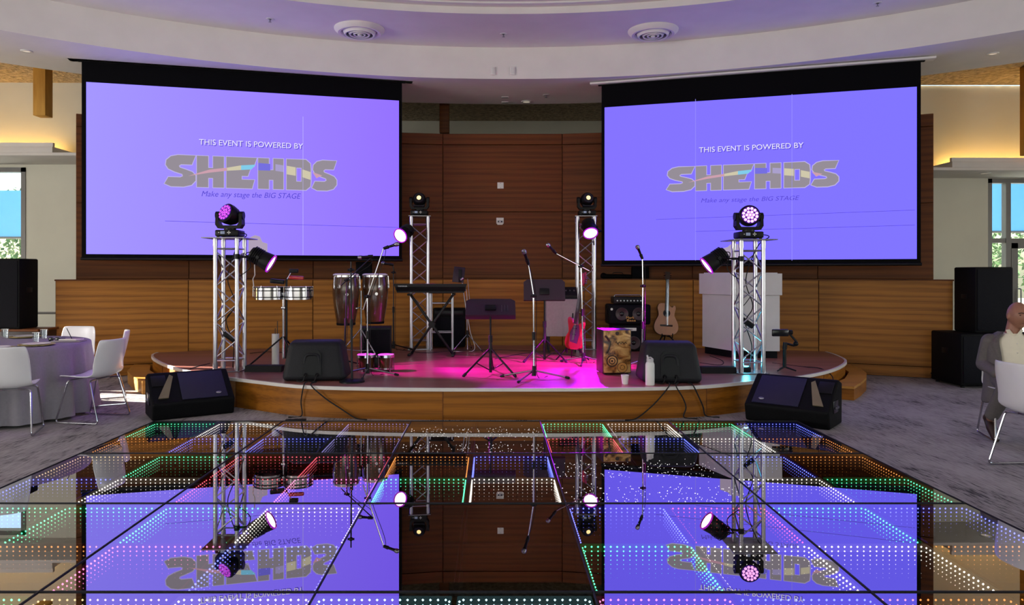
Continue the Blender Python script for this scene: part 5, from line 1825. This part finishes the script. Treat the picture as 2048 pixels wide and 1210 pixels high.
# ---- gimbal camera
b0 = stage_pt(1569, 742)
t = thing('camera_gimbal', 'black handheld gimbal with a phone on a mini tripod', 'camera', b0)
for a in (-0.5, 1.6, 3.7):
    B().cyl((0, 0, 0.05), (math.cos(a) * 0.13, math.sin(a) * 0.13, 0.01), 0.011, 0.008).build('leg', M['black'], t)
B().cyl((0, 0, 0.04), (0, 0, 0.26), 0.022, 0.02, n=14).build('grip', M['black'], t)
B().cyl((0, 0, 0.26), (0.01, 0, 0.34), 0.026).build('pan_motor', M['black'], t)
B().tube(fillet([(0.01, 0, 0.33), (0.12, 0.0, 0.30), (0.15, 0.0, 0.34), (0.07, 0.02, 0.44)], 0.04), 0.014).build('arm', M['black'], t)
B().sphere((0.135, 0, 0.325), 0.03, n=12).build('roll_motor', M['black'], t)
B().box((-0.05, 0.0, 0.455), (0.20, 0.03, 0.085), bevel=0.012).build('phone', M['black_gloss'], t)
B().cyl((0.06, 0, 0.46), (0.09, 0, 0.46), 0.028).build('tilt_motor', M['black'], t)
# ------------------------------------------------------------------ chairs
def make_chair(label, loc, rz, group):
    t = thing('shell_chair', label, 'chair', loc, rz, group)
    prof = [(.225, .432), (.205, .448), (.12, .445), (.0, .436), (-.10, .436), (-.16, .452), (-.195, .495), (-.215, .56), (-.232, .64), (-.25, .72), (-.262, .79), (-.268, .825)]
    hw = [.20, .215, .225, .228, .226, .224, .222, .22, .216, .21, .20, .185]
    b = B()
    rows = []
    nu = 14
    for (y, z), w in zip(prof, hw):
        row = []
        back = max(0.0, min(1.0, (z - 0.44) / 0.12))
        for i in range(nu + 1):
            u = -1 + 2 * i / nu
            c = abs(u) ** 2.6
            row.append((u * w, y + 0.055 * c * back, z + 0.028 * c * (1 - back)))
        rows.append(row)
    b.loft(rows, cap=False, closed=False)
    o = b.build('shell', M['white_shell'], t, smooth=180)
    md = o.modifiers.new('thick', 'SOLIDIFY')
    md.thickness = 0.012
    md.offset = 0
    md = o.modifiers.new('sub', 'SUBSURF')
    md.levels = md.render_levels = 1
    for s in (-1, 1):
        pts = fillet([(s * 0.10, 0.10, 0.425), (s * 0.205, 0.12, 0.423), (s * 0.235, 0.235, 0.012), (s * 0.235, -0.235, 0.012), (s * 0.205, -0.12, 0.42), (s * 0.10, -0.10, 0.422)], 0.035, 5)
        B().tube(pts, 0.0085, n=8).build('sled_leg', M['chrome'], t)
    for y in (0.10, -0.10):
        B().cyl((-0.1, y, 0.424), (0.1, y, 0.424), 0.0085, n=8).build('crossbar', M['chrome'], t)
    return t
GL, GR = 'white chairs around the round table', 'white chairs at the right edge'
ch0 = make_chair('white shell chair at the left edge with its back to the room', (-4.47, 6.62, 0), 0.36, GL)
dup(ch0, 'white shell chair seen from the side, nearest to the left wedge monitor', (-4.05, 7.28, 0), 1.40)
dup(ch0, 'white shell chair seen edge-on beside the sunlit step', (-4.46, 8.22, 0), 2.05)
dup(ch0, 'white shell chair on the far side of the round table', (-5.15, 8.72, 0), 3.14)
dup(ch0, 'white shell chair the seated man sits on', (4.66, 6.40, 0), PI - 0.305, GR)
dup(ch0, 'empty white shell chair in front of the seated man', (4.07, 5.33, 0), -1.52, GR)

# ------------------------------------------------------------------ round table
TC = V((-5.24, 7.5, 0))
t = thing('round_table', 'round banquet table under the grey cloth', 'table', TC)
B().cyl((0, 0, 0.70), (0, 0, 0.74), 0.88, n=48).build('tabletop', M['rosewood'], t)
for k in range(4):
    a = k * PI / 2 + 0.7
    B().cyl((math.cos(a) * 0.5, math.sin(a) * 0.5, 0), (math.cos(a) * 0.5, math.sin(a) * 0.5, 0.70), 0.018).build('leg', M['steel'], t)
b = B()
rings = []
NS = 160
for z, k in ((0.752, -1), (0.752, 0), (0.745, 0.05), (0.70, 0.12), (0.5, 0.5), (0.25, 0.85), (0.03, 1.15)):
    rg = []
    for j in range(NS):
        a = 2 * PI * j / NS
        f = 0.5 + 0.5 * math.sin(a * 17 + 0.8 * math.sin(a * 5))
        r = 0.45 if k < 0 else (0.895 + (0 if k < 0.04 else 0.012) + k * (0.075 * f + 0.02 * math.sin(a * 31)))
        rg.append((math.cos(a) * r, math.sin(a) * r, z))
    rings.append(rg)
b.loft(rings, cap=False)
b.bm.verts.ensure_lookup_table()
b.bm.faces.new(list(b.bm.verts)[:NS])
tag(b.build('tablecloth', M['cloth_grey'], loc=TC, smooth=80), 'long grey cloth draped to the floor over the round table', 'tablecloth')
TZ = 0.753
def table_pt(px, py):
    q = P(px, py, (EYE - TZ) * F / (py - CY))
    return V((q.x, q.y, TZ))
def setting(label, px, py, dx=0.0):
    q = table_pt(px, py) + V((dx, 0, 0))
    t = thing('charger_plate', label, 'plate', q, 0, 'place settings')
    B().lathe([(0.001, 0), (0.10, 0), (0.165, 0.012), (0.165, 0.016), (0.10, 0.006), (0.001, 0.006)], n=40).build('charger', M['gold_plate'], t)
    B().lathe([(0.001, 0.007), (0.08, 0.008), (0.125, 0.02), (0.125, 0.023), (0.08, 0.012), (0.001, 0.012)], n=40).build('dinner_plate', M['porcelain'], t)
    return t
setting('gold rimmed plate nearest the side-on chair', 97, 691, -0.12)
setting('gold rimmed plate on the far side of the cloth', 52, 675)
setting('gold rimmed plate at the near left of the round table', 12, 698, -0.1)
q = table_pt(138, 683)
t = thing('folded_napkin', 'folded pale napkin with a dark pen on the round table', 'napkin', q)
B().box((0, 0, 0.008), (0.30, 0.17, 0.014), Matrix.Rotation(0.1, 4, 'Z'), bevel=0.005).build('napkin', M['cloth_pale'], t)
B().box((0.02, 0.01, 0.022), (0.2, 0.13, 0.012), Matrix.Rotation(-0.1, 4, 'Z'), bevel=0.004).build('napkin_fold', M['porcelain'], t)
B().cyl((0.03, 0.0, 0.03), (-0.03, 0.01, 0.14), 0.004, n=8).build('pen', M['black'], t)
q = table_pt(97, 685)
t = thing('sunglasses', 'dark sunglasses lying beside the near plate', 'sunglasses', q + V((0, 0.1, 0)))
for s in (-1, 1):
    B().sphere((s * 0.035, 0, 0.024), 0.03, (1, 0.25, 0.75), n=14).build('lens', M['black_gloss'], t)
    B().tube(fillet([(s * 0.065, 0, 0.035), (s * 0.07, 0.08, 0.03), (s * 0.05, 0.12, 0.005)], 0.02), 0.003, n=6).build('temple_arm', M['black'], t)
B().cyl((-0.01, 0, 0.03), (0.01, 0, 0.03), 0.004).build('bridge', M['black'], t)
def tumbler(label, px, py):
    t = thing('water_glass', label, 'glass', table_pt(px, py), 0, 'water glasses')
    B().lathe([(0.001, 0), (0.03, 0), (0.037, 0.10), (0.035, 0.10), (0.028, 0.012), (0.001, 0.012)], n=24).build('glass', M['tumbler'], t)
    B().lathe([(0.0345, 0.099), (0.0375, 0.099), (0.0375, 0.102), (0.0345, 0.102)], n=24, cap=False).build('rim', M['porcelain'], t)
tumbler('clear water glass at the left picture edge', 10, 676)
tumbler('clear water glass behind the sunglasses', 88, 677)
tumbler('clear water glass in front of the far plate', 72, 684)
q = table_pt(60, 694)
t = thing('fork', 'small steel fork beside the near plate', 'fork', q)
B().cyl((-0.09, 0, 0.004), (0.02, 0, 0.004), 0.003, n=6).build('handle', M['chrome'], t)
for k in range(3):
    B().cyl((0.02, 0.006 * (k - 1), 0.004), (0.07, 0.007 * (k - 1), 0.006), 0.0016, n=5).build('tine', M['chrome'], t)

# ------------------------------------------------------------------ wedge monitors on the carpet
M['horn'] = mat('horn_flare', (120, 108, 84), 0.5, noise=0.06)
M['navy_grille'] = mat('wedge_grille', (18, 16, 50), 0.45, noise=0.1, bump=0.3, nscale=200)
def wedge(label, loc, rz, w, mirror):
    t = thing('wedge_monitor', label, 'speaker', loc, rz, 'wedge monitors on the carpet')
    s = -1 if mirror else 1
    sec = [(-0.21, 0.0), (-0.25, 0.17), (0.13, 0.44), (0.25, 0.40), (0.24, 0.0)]
    # ends lean outward in the middle so the box reads as a hexagon from the front
    rings = []
    for x, k in ((-w / 2 + 0.05, 0.9), (-w / 2, 1.0), (w / 2, 1.0), (w / 2 - 0.05, 0.9)):
        rings.append([(x, y, z) for y, z in sec])
    b = B().loft(rings[1:3])
    o = b.build('cabinet', M['black_rough'], t, smooth=0)
    md = o.modifiers.new('bevel', 'BEVEL')
    md.width = 0.02
    md.segments = 3
    dr = V((0, 0.38, 0.27)).normalized()
    nr = V((0, -0.27, 0.38)).normalized()
    mid = V((0, -0.06, 0.305))
    Rb = Matrix((V((1, 0, 0)), dr, nr)).transposed().to_4x4()
    T = Matrix.Translation(mid) @ Rb
    b = B()
    b.box((s * 0.11, 0.0, 0.004), (w * 0.56, 0.40, 0.012), bevel=0.005)
    bmesh.ops.transform(b.bm, matrix=T, verts=b.bm.verts)
    g = b.build('grille', M['navy_grille'], t)
    b = B()
    b.prism([(-s * w * 0.42, -0.16), (-s * w * 0.30, -0.16), (-s * w * 0.20, 0.15), (-s * w * 0.24, 0.18)][::(1 if s > 0 else -1)], 0.001, 0.012, T)
    b.build('horn_flare', M['horn'], t)
    b = B()
    b.box((-s * w * 0.38, 0.1, 0.004), (0.14, 0.16, 0.01), bevel=0.004)
    bmesh.ops.transform(b.bm, matrix=T, verts=b.bm.verts)
    b.build('horn_mouth', M['black'], t)
    b = B()
    b.sphere((s * 0.25, -0.14, 0.012), 0.02, (1.4, 0.7, 0.3), n=12)
    bmesh.ops.transform(b.bm, matrix=T, verts=b.bm.verts)
    b.build('badge', M['steel'], t)
    xe = -s * (w / 2 + 0.003)
    B().box((xe, -0.02, 0.2), (0.012, 0.16, 0.12), bevel=0.004).build('connector_plate', M['black_gloss'], t)
    for k in range(3):
        B().cyl((xe - 0.01 * s, -0.06 + 0.04 * k, 0.19), (xe - 0.018 * s * 1.2, -0.06 + 0.04 * k, 0.19), 0.012, n=10).build('connector', M['steel'], t)
    return t
wedge('black wedge monitor on the carpet at the left end of the stage', (-3.20, 7.58, 0), 0.58, 0.80, False)
wedge('black wedge monitor on the carpet at the right end of the stage', (2.99, 7.18, 0), -0.68, 0.80, True)

# ------------------------------------------------------------------ loudspeakers
def column_speaker(label, loc, w, dp, h, rz=0.0):
    t = thing('column_speaker', label, 'speaker', loc, rz, 'tall loudspeakers')
    B().box((0, 0, h / 2), (w, dp, h), bevel=0.02).build('cabinet', M['black_rough'], t)
    B().box((0, -dp / 2 - 0.003, h / 2), (w - 0.05, 0.014, h - 0.06), bevel=0.006).build('grille', M['grille'], t)
    for s in (-1, 1):
        B().box((s * (w / 2 + 0.002), 0, h * 0.55), (0.008, 0.12, 0.06), bevel=0.003).build('side_handle', M['black'], t)
    return t
def sub(label, loc, w, dp, h, rz=0.0):
    t = thing('subwoofer', label, 'speaker', loc, rz, 'subwoofers')
    B().box((0, 0, h / 2 + 0.015), (w, dp, h - 0.03), bevel=0.02).build('cabinet', M['black_rough'], t)
    B().box((0, -dp / 2 - 0.003, h / 2 + 0.015), (w - 0.06, 0.014, h - 0.1), bevel=0.006).build('grille', M['grille'], t)
    for x in (-w / 2 + 0.06, w / 2 - 0.06):
        for y in (-dp / 2 + 0.06, dp / 2 - 0.06):
            B().cyl((x, y, 0), (x, y, 0.02), 0.025).build('foot', M['rubber'], t)
    for s in (-1, 1):
        B().box((s * (w / 2 + 0.002), 0, h * 0.65), (0.008, 0.14, 0.07), bevel=0.003).build('side_handle', M['black'], t)
    return t
xl = P(1923, 0, 9.25).x
sub('black subwoofer box on the carpet right of the timber wall', (xl + 0.36, 9.58, 0), 0.72, 0.64, 0.70)
xl = P(1949, 0, 9.4).x
column_speaker('black loudspeaker standing on the right subwoofer', (xl + 0.26, 9.62, 0.70), 0.50, 0.44, 0.865)
zc = 0.74
xr = P(74, 0, 9.5).x
t = thing('credenza', 'low wooden credenza behind the round table at the left edge', 'cabinet', (xr - 0.7, 9.75, 0))
B().box((0, 0, zc / 2), (1.36, 0.42, zc - 0.04), bevel=0.005).build('body', M['rosewood'], t)
B().box((0, 0, zc - 0.015), (1.4, 0.46, 0.03), bevel=0.004).build('top', M['wood_dark'], t)
for x in (-0.33, 0.33):
    o = B().box((x, -0.216, zc / 2 - 0.01), (0.62, 0.016, zc - 0.12), bevel=0.003).build('door', M['rosewood'], t)
    B().cyl((x * 0.2, -0.24, zc * 0.6), (x * 0.2, -0.222, zc * 0.6), 0.012).build('knob', M['steel'], o)
xr2 = P(37, 0, 9.52).x
column_speaker('black loudspeaker standing on the wooden credenza', (xr2 - 0.27, 9.74, zc), 0.54, 0.40, 0.94)
# handrail in front of the left wall
d = 12.2
a0, a1 = P(64, 626, d), P(108, 626, d)
t = thing('handrail', 'short grey handrail in front of the left wall', 'handrail', (a0.x, d, 0))
wq = a1.x - a0.x
B().tube(fillet([(0, 0, 0), (0, 0, a0.z), (wq + 0.3, 0, a0.z)], 0.03), 0.02).build('rail', M['frame_grey'], t)
B().cyl((0.05, 0, 0.0), (0.05, 0, a0.z - 0.02), 0.012).build('post', M['frame_grey'], t)
B().cyl((0, 0, P(0, 658, d).z), (wq + 0.3, 0, P(0, 658, d).z), 0.016).build('lower_rail', M['frame_grey'], t)
# wall touch panel
x = 8.55
d = wall_y(P(1934, 0, 13.1).x) - 0.02
q = P(1934, 590, d)
t = thing('touch_panel', 'small wall touch panel with a blue screen by the timber wall', 'touch panel', (q.x, d, q.z), math.atan(0.012))
B().box((0, 0, 0), (0.27, 0.03, 0.16), bevel=0.008).build('bezel', M['black_gloss'], t)
B().box((0, -0.016, 0), (0.22, 0.004, 0.115)).build('screen', mat('panel_screen', (40, 60, 160), 0.2, emit=(82, 96, 220), strength=0.9, noise=0.15, nscale=14), t)
q = P(1917, 588, d)
t = thing('light_switch', 'white light switch beside the wall touch panel', 'switch', (q.x, d, q.z), math.atan(0.012))
B().box((0, 0, 0), (0.09, 0.015, 0.14), bevel=0.004).build('plate', M['white_plastic'], t)
B().box((0, -0.009, 0), (0.03, 0.01, 0.06), bevel=0.003).build('rocker', M['porcelain'], t)
struct(B().box((7.3, wall_y(7.3) - 0.012, 0.06), (3.3, 0.02, 0.12), Matrix.Rotation(math.atan(0.012), 4, 'Z')).build('baseboard_right', M['white_paint'], smooth=0))
struct(B().box((-6.7, wall_y(-6.7) - 0.012, 0.06), (2.8, 0.02, 0.12), Matrix.Rotation(math.atan(0.012), 4, 'Z')).build('baseboard_left', M['white_paint'], smooth=0))

# ------------------------------------------------------------------ cables
def edge_y(x):
    for p, q in zip(edge[:-1], edge[1:]):
        if p[0] <= x <= q[0]:
            f = (x - p[0]) / max(q[0] - p[0], 1e-6)
            return p[1] + (q[1] - p[1]) * f
    return edge[-1][1]
def cable(label, pts, r=0.007, group='black cables', k=6):
    p0 = V(pts[0])
    t = B().tube([p - p0 for p in catmull(pts, k)], r, n=6).build('cable', M['rubber'], loc=p0)
    return tag(t, label, 'cable', group)
def face_pt(px, z):
    x = (px - CX) / F * 7.35
    for i in range(6):
        y = edge_y(x) - 0.03
        x = (px - CX) / F * y
    return V((x, y, z))
def front_cable(label, pxs, start):
    pts = [V(start)]
    p1 = face_pt(pxs[0], STZ + 0.012)
    pts.append(p1)
    n = len(pxs)
    for i, px in enumerate(pxs[1:]):
        pts.append(face_pt(px, STZ * (1 - (i + 1) / (n - 1)) * 0.92 + 0.01))
    q = pts[-1]
    pts.append(V((q.x + (0.12 if pxs[-1] > pxs[0] else -0.12), q.y - 0.06, 0.008)))
    return cable(label, pts)
q = stage_pt(612, 766)
front_cable('black cable hanging down the stage front below the left monitor', [608, 602, 603], V((q.x, q.y + 0.05, STZ + 0.008)))
front_cable('black cable running right down the stage front from the left monitor', [622, 650, 680, 712], V((q.x + 0.1, q.y + 0.05, STZ + 0.008)))
q = stage_pt(1340, 768)
front_cable('black cable running left down the stage front from the right monitor', [1338, 1318, 1298, 1272], V((q.x, q.y + 0.05, STZ + 0.008)))
front_cable('black cable hanging down the stage front below the right monitor', [1352, 1366, 1372, 1368], V((q.x + 0.1, q.y + 0.05, STZ + 0.008)))
front_cable('black cable at far right of the stage front from the right monitor', [1386, 1398, 1406, 1412], V((q.x + 0.2, q.y + 0.05, STZ + 0.008)))
z = STZ + 0.007
cable('black cable along the back of the stage under the keyboard', [V(stage_pt(790, 698)), V(stage_pt(850, 706)), V(stage_pt(905, 702)), V(stage_pt(1000, 700)), V(stage_pt(1080, 703)), V(stage_pt(1140, 699))])
cable('black cable curving from the left truss to the stage edge', [V(stage_pt(420, 727)), V(stage_pt(395, 733)), V(stage_pt(380, 738))])
cable('black cable from the timbales to the left truss', [V(stage_pt(500, 707)), V(stage_pt(530, 704)), V(stage_pt(560, 705)), V(stage_pt(640, 707)), V(stage_pt(690, 704))])
cable('black cable from the centre music stand to the bass guitar', [V(stage_pt(990, 718)), V(stage_pt(1020, 712)), V(stage_pt(1060, 706)), V(stage_pt(1120, 708)), V(stage_pt(1160, 714))])
cable('black cable lying in front of the lectern', [V(stage_pt(1420, 712)), V(stage_pt(1445, 722)), V(stage_pt(1440, 730)), V(stage_pt(1400, 726))])
cable('black cable from the right truss over the stage edge to the wedge', [V(stage_pt(1545, 726)), V(stage_pt(1600, 733)), V(stage_pt(1640, 738)) + V((0, 0, 0.008)), P(1664, 752, 8.55), P(1664, 770, 8.3), P(1655, 782, 7.6)], 0.006)
for k, (lab, pts) in enumerate((('black cable loop beside the right subwoofer', [(1908, 758), (1918, 762), (1932, 764), (1925, 770)]), ('black cable behind the right subwoofer', [(1900, 752), (1915, 754), (1925, 748), (1935, 745)]))):
    cable(lab, [floor_pt(*p) + V((0, 0, 0.008)) for p in pts], 0.009)
q = floor_pt(611, 831)
t = thing('power_strip', 'small black power strip on the carpet below the stage', 'power strip', (q.x, 7.12, 0), 0.1)
B().box((0, 0, 0.02), (0.2, 0.06, 0.035), bevel=0.006).build('housing', M['black'], t)
for x in (-0.06, 0.0, 0.06):
    B().cyl((x, 0, 0.037), (x, 0, 0.04), 0.016, n=14).build('socket', M['charcoal'], t)
q = floor_pt(1888, 758)
t = thing('cable_bundle', 'coiled black cable bundle on the carpet beside the timber wall', 'cable', (q.x, q.y, 0))
pts = []
for i in range(60):
    a = i * 0.42
    pts.append((math.cos(a) * (0.15 + 0.02 * math.sin(i)), math.sin(a) * 0.09, 0.012 + 0.0013 * i))
B().tube(pts, 0.012, n=6).build('coil', M['rubber'], t)
B().box((0.15, 0, 0.05), (0.03, 0.03, 0.09), bevel=0.005).build('cable_tie', M['black'], t)
# truss cables
for lab, T, h in (('black cable winding down the front left truss', TFL, TH_F), ('black cable winding down the front right truss', TFR, TH_F - 0.03)):
    cable(lab, [T + V((0.14, -0.05, h + 0.06)), T + V((0.22, -0.06, h + 0.03)), T + V((0.10, -0.02, h - 0.08)), T + V((-0.03, 0.0, h * 0.7)), T + V((0.06, 0.02, h * 0.5)), T + V((-0.04, -0.02, h * 0.38)), T + V((0.04, 0.0, h * 0.2)), T + V((0.02, 0.03, 0.03))], 0.006)
for lab, T, zz in (('black power brick hanging inside the front left truss', TFL, 0.40), ('black power brick hanging inside the front right truss', TFR, 0.58)):
    t = thing('power_brick', lab, 'power supply', T + V((-0.01, 0, zz)), 0, 'power bricks in the trusses')
    B().box((0, 0, 0), (0.16, 0.05, 0.06), Matrix.Rotation(0.6, 4, 'Y'), bevel=0.01).build('brick', M['black'], t)
    B().tube(catmull([(-0.07, 0, 0.05), (-0.1, 0, 0.14), (-0.03, 0, 0.22), (0.03, 0, 0.3)], 5), 0.005, n=5).build('lead', M['rubber'], t)

# ------------------------------------------------------------------ seated man
PR = V((4.66, 6.46, 0))
pt = thing('person', 'bald man in a grey suit and cream shirt sitting at the right edge', 'person', PR, -0.305)
HC = V((0.03, -0.05, 1.105))
yaw = 0.28
def head_geo(b):
    n, m_ = 40, 28
    rings = []
    Rm = Matrix.Rotation(yaw, 4, 'Z')
    for i in range(1, m_):
        ph = PI * i / m_
        rg = []
        for j in range(n):
            th = 2 * PI * j / n
            x, y, z = math.sin(ph) * math.cos(th), math.sin(ph) * math.sin(th), math.cos(ph)
            fx, fy, fz = 0.078, 0.098, 0.120
            if z < 0:
                fx *= 1 - 0.30 * (-z) ** 1.5
                fy *= 1 - 0.12 * (-z)
            q = V((x * fx, y * fy, z * fz))
            if y < 0:
                g = lambda cx, cz, sx, sz: math.exp(-((q.x - cx) / sx) ** 2 - ((q.z - cz) / sz) ** 2)
                q.y -= 0.026 * g(0, -0.022, 0.012, 0.022) + 0.012 * g(0, 0.004, 0.009, 0.02)
                q.y += 0.011 * (g(-0.031, 0.008, 0.016, 0.011) + g(0.031, 0.008, 0.016, 0.011))
                q.y -= 0.006 * g(0, 0.026, 0.05, 0.009)
                q.y -= 0.007 * g(0, -0.058, 0.022, 0.008)
                q.y -= 0.012 * g(0, -0.096, 0.026, 0.016)
                q.y += 0.004 * g(0, -0.076, 0.03, 0.007)
            rg.append(HC + Rm @ q)
        rings.append(rg)
    b.loft(rings)
    for s in (-1, 1):
        b.sphere(HC + Rm @ V((s * 0.08, 0.012, -0.004)), 0.03, (0.28, 0.6, 1.05), n=14, rot=Rm)
b = B()
head_geo(b)
neck0, neck1 = V((0.0, 0.0, 0.88)), V((0.02, -0.02, 1.06))
b.capsule(neck0, neck1, 0.066, 0.056, n=18)
# one skin from head to hips, arms and legs, under the clothes
b.capsule((0, 0.0, 0.60), (0, 0.01, 0.80), 0.12, 0.115, n=16)
b.capsule((-0.13, 0, 0.85), (0.13, 0, 0.85), 0.05, 0.05)
WRI, WLE = V((-0.19, -0.25, 0.60)), V((0.22, -0.29, 0.60))
ELR, ELL = V((-0.205, 0.05, 0.655)), V((0.24, 0.0, 0.665))
SHR, SHL = V((-0.165, 0.01, 0.862)), V((0.165, 0.01, 0.862))
for S0, E0, W0 in ((SHR, ELR, WRI), (SHL, ELL, WLE)):
    b.capsule(S0, E0, 0.045, 0.038)
    b.capsule(E0, W0, 0.036, 0.026)
KR, KL = V((-0.165, -0.40, 0.52)), V((0.16, -0.42, 0.52))
AR, AL = V((-0.215, -0.16, 0.20)), V((0.18, -0.40, 0.12))
for hx, K, A in ((-0.09, KR, AR), (0.09, KL, AL)):
    b.capsule((hx, 0.02, 0.54), K, 0.075, 0.052)
    b.capsule(K, A, 0.05, 0.035)
# hands resting on the thighs: palm, four bent fingers, thumb at the side
for W0, s in ((WRI, 1), (WLE, -1)):
    pal = W0 + V((0.012 * s, -0.075, -0.006))
    b.capsule(W0, pal, 0.025, 0.03)
    b.sphere(pal, 0.036, (1.0, 1.05, 0.5), n=12)
    for k in range(4):
        r0 = pal + V((s * (-0.027 + 0.018 * k), -0.028, 0.002))
        L = (0.030, 0.036, 0.034, 0.026)[k]
        r1 = r0 + V((s * (-0.003 + 0.002 * k), -L, -0.006))
        r2 = r1 + V((0, -L * 0.55, -0.022))
        b.capsule(r0, r1, 0.0085, 0.008, n=8).capsule(r1, r2, 0.008, 0.007, n=8)
    t0 = pal + V((s * 0.028, 0.015, 0))
    b.capsule(t0, t0 + V((s * 0.024, -0.03, -0.004)), 0.011, 0.009, n=8).capsule(t0 + V((s * 0.024, -0.03, -0.004)), t0 + V((s * 0.022, -0.058, -0.012)), 0.009, 0.008, n=8)
blob(b, 'body', M['skin'], pt, 0.0055, 3)
Rm = Matrix.Rotation(yaw, 4, 'Z')
M['eye'] = mat('eye', (44, 34, 30), 0.2, noise=0.05)
M['brow'] = mat('brow', (60, 48, 42), 0.8, noise=0.1)
M['lip'] = mat('lip', (120, 74, 64), 0.5, noise=0.05)
for s in (-1, 1):
    B().sphere(HC + Rm @ V((s * 0.031, -0.078, 0.007)), 0.0105, (1.1, 0.6, 0.6), n=10).build('eye', M['eye'], pt)
    B().tube([HC + Rm @ V((s * 0.014, -0.097, 0.024)), HC + Rm @ V((s * 0.032, -0.092, 0.029)), HC + Rm @ V((s * 0.05, -0.078, 0.023))], 0.0042, n=6).build('eyebrow', M['brow'], pt)
B().tube([HC + Rm @ V((-0.022, -0.088, -0.066)), HC + Rm @ V((0, -0.097, -0.064)), HC + Rm @ V((0.022, -0.088, -0.066))], [0.002, 0.004, 0.002], n=6).build('lips', M['lip'], pt)
# shirt
def ell(z, rx, ry, cx=0.0, cy=0.0, n=36, a0=0.0, a1=2 * PI, closed=True):
    out = []
    for j in range(n if closed else n + 1):
        a = a0 + (a1 - a0) * j / n
        x, y = math.cos(a), math.sin(a)
        p = 2.5
        k = (abs(x) ** p + abs(y) ** p) ** (-1 / p)
        out.append((cx + rx * x * k, cy + ry * y * k, z))
    return out
body = [(0.46, 0.185, 0.150, 0.0), (0.56, 0.180, 0.158, -0.01), (0.66, 0.176, 0.145, -0.005), (0.76, 0.182, 0.130, 0.0), (0.84, 0.175, 0.112, 0.005), (0.885, 0.150, 0.095, 0.005), (0.92, 0.095, 0.082, 0.0), (0.945, 0.074, 0.074, -0.005)]
b = B().loft([ell(z, rx, ry, 0, cy) for z, rx, ry, cy in body])
shirt = b.build('shirt', M['shirt'], pt, smooth=180)
for s in (-1, 1):
    cf = B().prism([(0.0, 0.0), (s * 0.05, 0.0), (s * 0.062, 0.055), (s * 0.035, 0.06)], -0.004, 0.004, Matrix.Translation((0.004 * s, -0.082, 0.925)) @ Matrix.Rotation(s * 0.65, 4, 'Z') @ Matrix.Rotation(PI / 2 + 0.35, 4, 'X'))
    cf.build('collar', M['shirt'], shirt)
for k in range(4):
    z = 0.86 - 0.08 * k
    B().sphere((0.0, -0.112 - 0.009 * k - 0.008, z), 0.006, (1, 0.5, 1), n=8).build('shirt_button', M['porcelain'], shirt)
# jacket: open front shell with sleeves
jk = [(0.40, 0.205, 0.175, 0.0, 0.95), (0.50, 0.198, 0.172, 0.0, 0.75), (0.60, 0.192, 0.172, -0.005, 0.62), (0.70, 0.19, 0.158, 0.0, 0.60), (0.78, 0.194, 0.145, 0.0, 0.62), (0.85, 0.194, 0.128, 0.005, 0.66), (0.895, 0.17, 0.108, 0.008, 0.72), (0.925, 0.125, 0.092, 0.008, 0.80), (0.95, 0.09, 0.084, 0.004, 0.88)]
rows = [ell(z, rx, ry, 0, cy, 40, -PI / 2 + g, 1.5 * PI - g, False) for z, rx, ry, cy, g in jk]
hem = [(x * 1.06, y * 1.03, 0.40 - 0.09 * min(1.0, abs(x) / 0.2) ** 2) for x, y, z in rows[0]]
b = B().loft([hem] + rows, cap=False, closed=False)
o = b.build('jacket', M['suit'], pt, smooth=180)
md = o.modifiers.new('t', 'SOLIDIFY')
md.thickness = 0.014
md.offset = 1
md = o.modifiers.new('s', 'SUBSURF')
md.levels = md.render_levels = 1
for s in (-1, 1):
    lp = []
    for (z, rx, ry, cy, g) in jk[2:9]:
        a = -PI / 2 + (g if s > 0 else -g)
        wd = 0.10 + 0.22 * max(0, 1 - abs(z - 0.84) / 0.14)
        pa = V(ell(z, rx + 0.016, ry + 0.016, 0, cy, 1, a, a + 1, False)[0])
        pb = V(ell(z, rx + 0.02, ry + 0.02, 0, cy, 1, a + s * wd, a + s * wd + 1, False)[0])
        lp.append([pa, pb])
    q = B().loft(lp, cap=False, closed=False).build('lapel', M['suit'], o, smooth=60)
    md = q.modifiers.new('t', 'SOLIDIFY')
    md.thickness = 0.007
for S0, E0, W0 in ((SHR, ELR, WRI), (SHL, ELL, WLE)):
    b = B().capsule(S0, E0, 0.075, 0.062, n=16).capsule(E0, E0 + (W0 - E0) * 0.92, 0.062, 0.044, n=16)
    b.capsule(S0 + V((0.06 * (-1 if S0.x > 0 else 1), 0, 0.0)), S0, 0.07, 0.072, n=14)
    blob(b, 'sleeve', M['suit'], o, 0.011, 4)
# trousers
b = B().capsule((-0.09, 0.04, 0.545), (0.09, 0.04, 0.545), 0.105, n=16)
for hx, K, A in ((-0.09, KR, AR), (0.09, KL, AL)):
    b.capsule((hx, 0.02, 0.545), K, 0.098, 0.072, n=16)
    b.capsule(K, K + (A - K) * 0.88, 0.072, 0.060, n=16)
blob(b, 'trousers', M['suit'], pt, 0.012, 4)
# shoes
for A, toe, heel in ((AR, V((-0.20, -0.245, 0.030)), V((-0.222, -0.11, 0.19))), (AL, V((0.19, -0.60, 0.035)), V((0.18, -0.37, 0.035)))):
    b = B()
    dr = (toe - heel)
    b.capsule(heel, heel + dr * 0.45, 0.036, 0.040, n=14)
    b.capsule(heel + dr * 0.45, toe, 0.042, 0.030, n=14)
    b.capsule(heel, A + V((0, 0, 0.03)), 0.038, 0.042, n=14)
    blob(b, 'shoe', M['shoe'], pt, 0.008, 4)
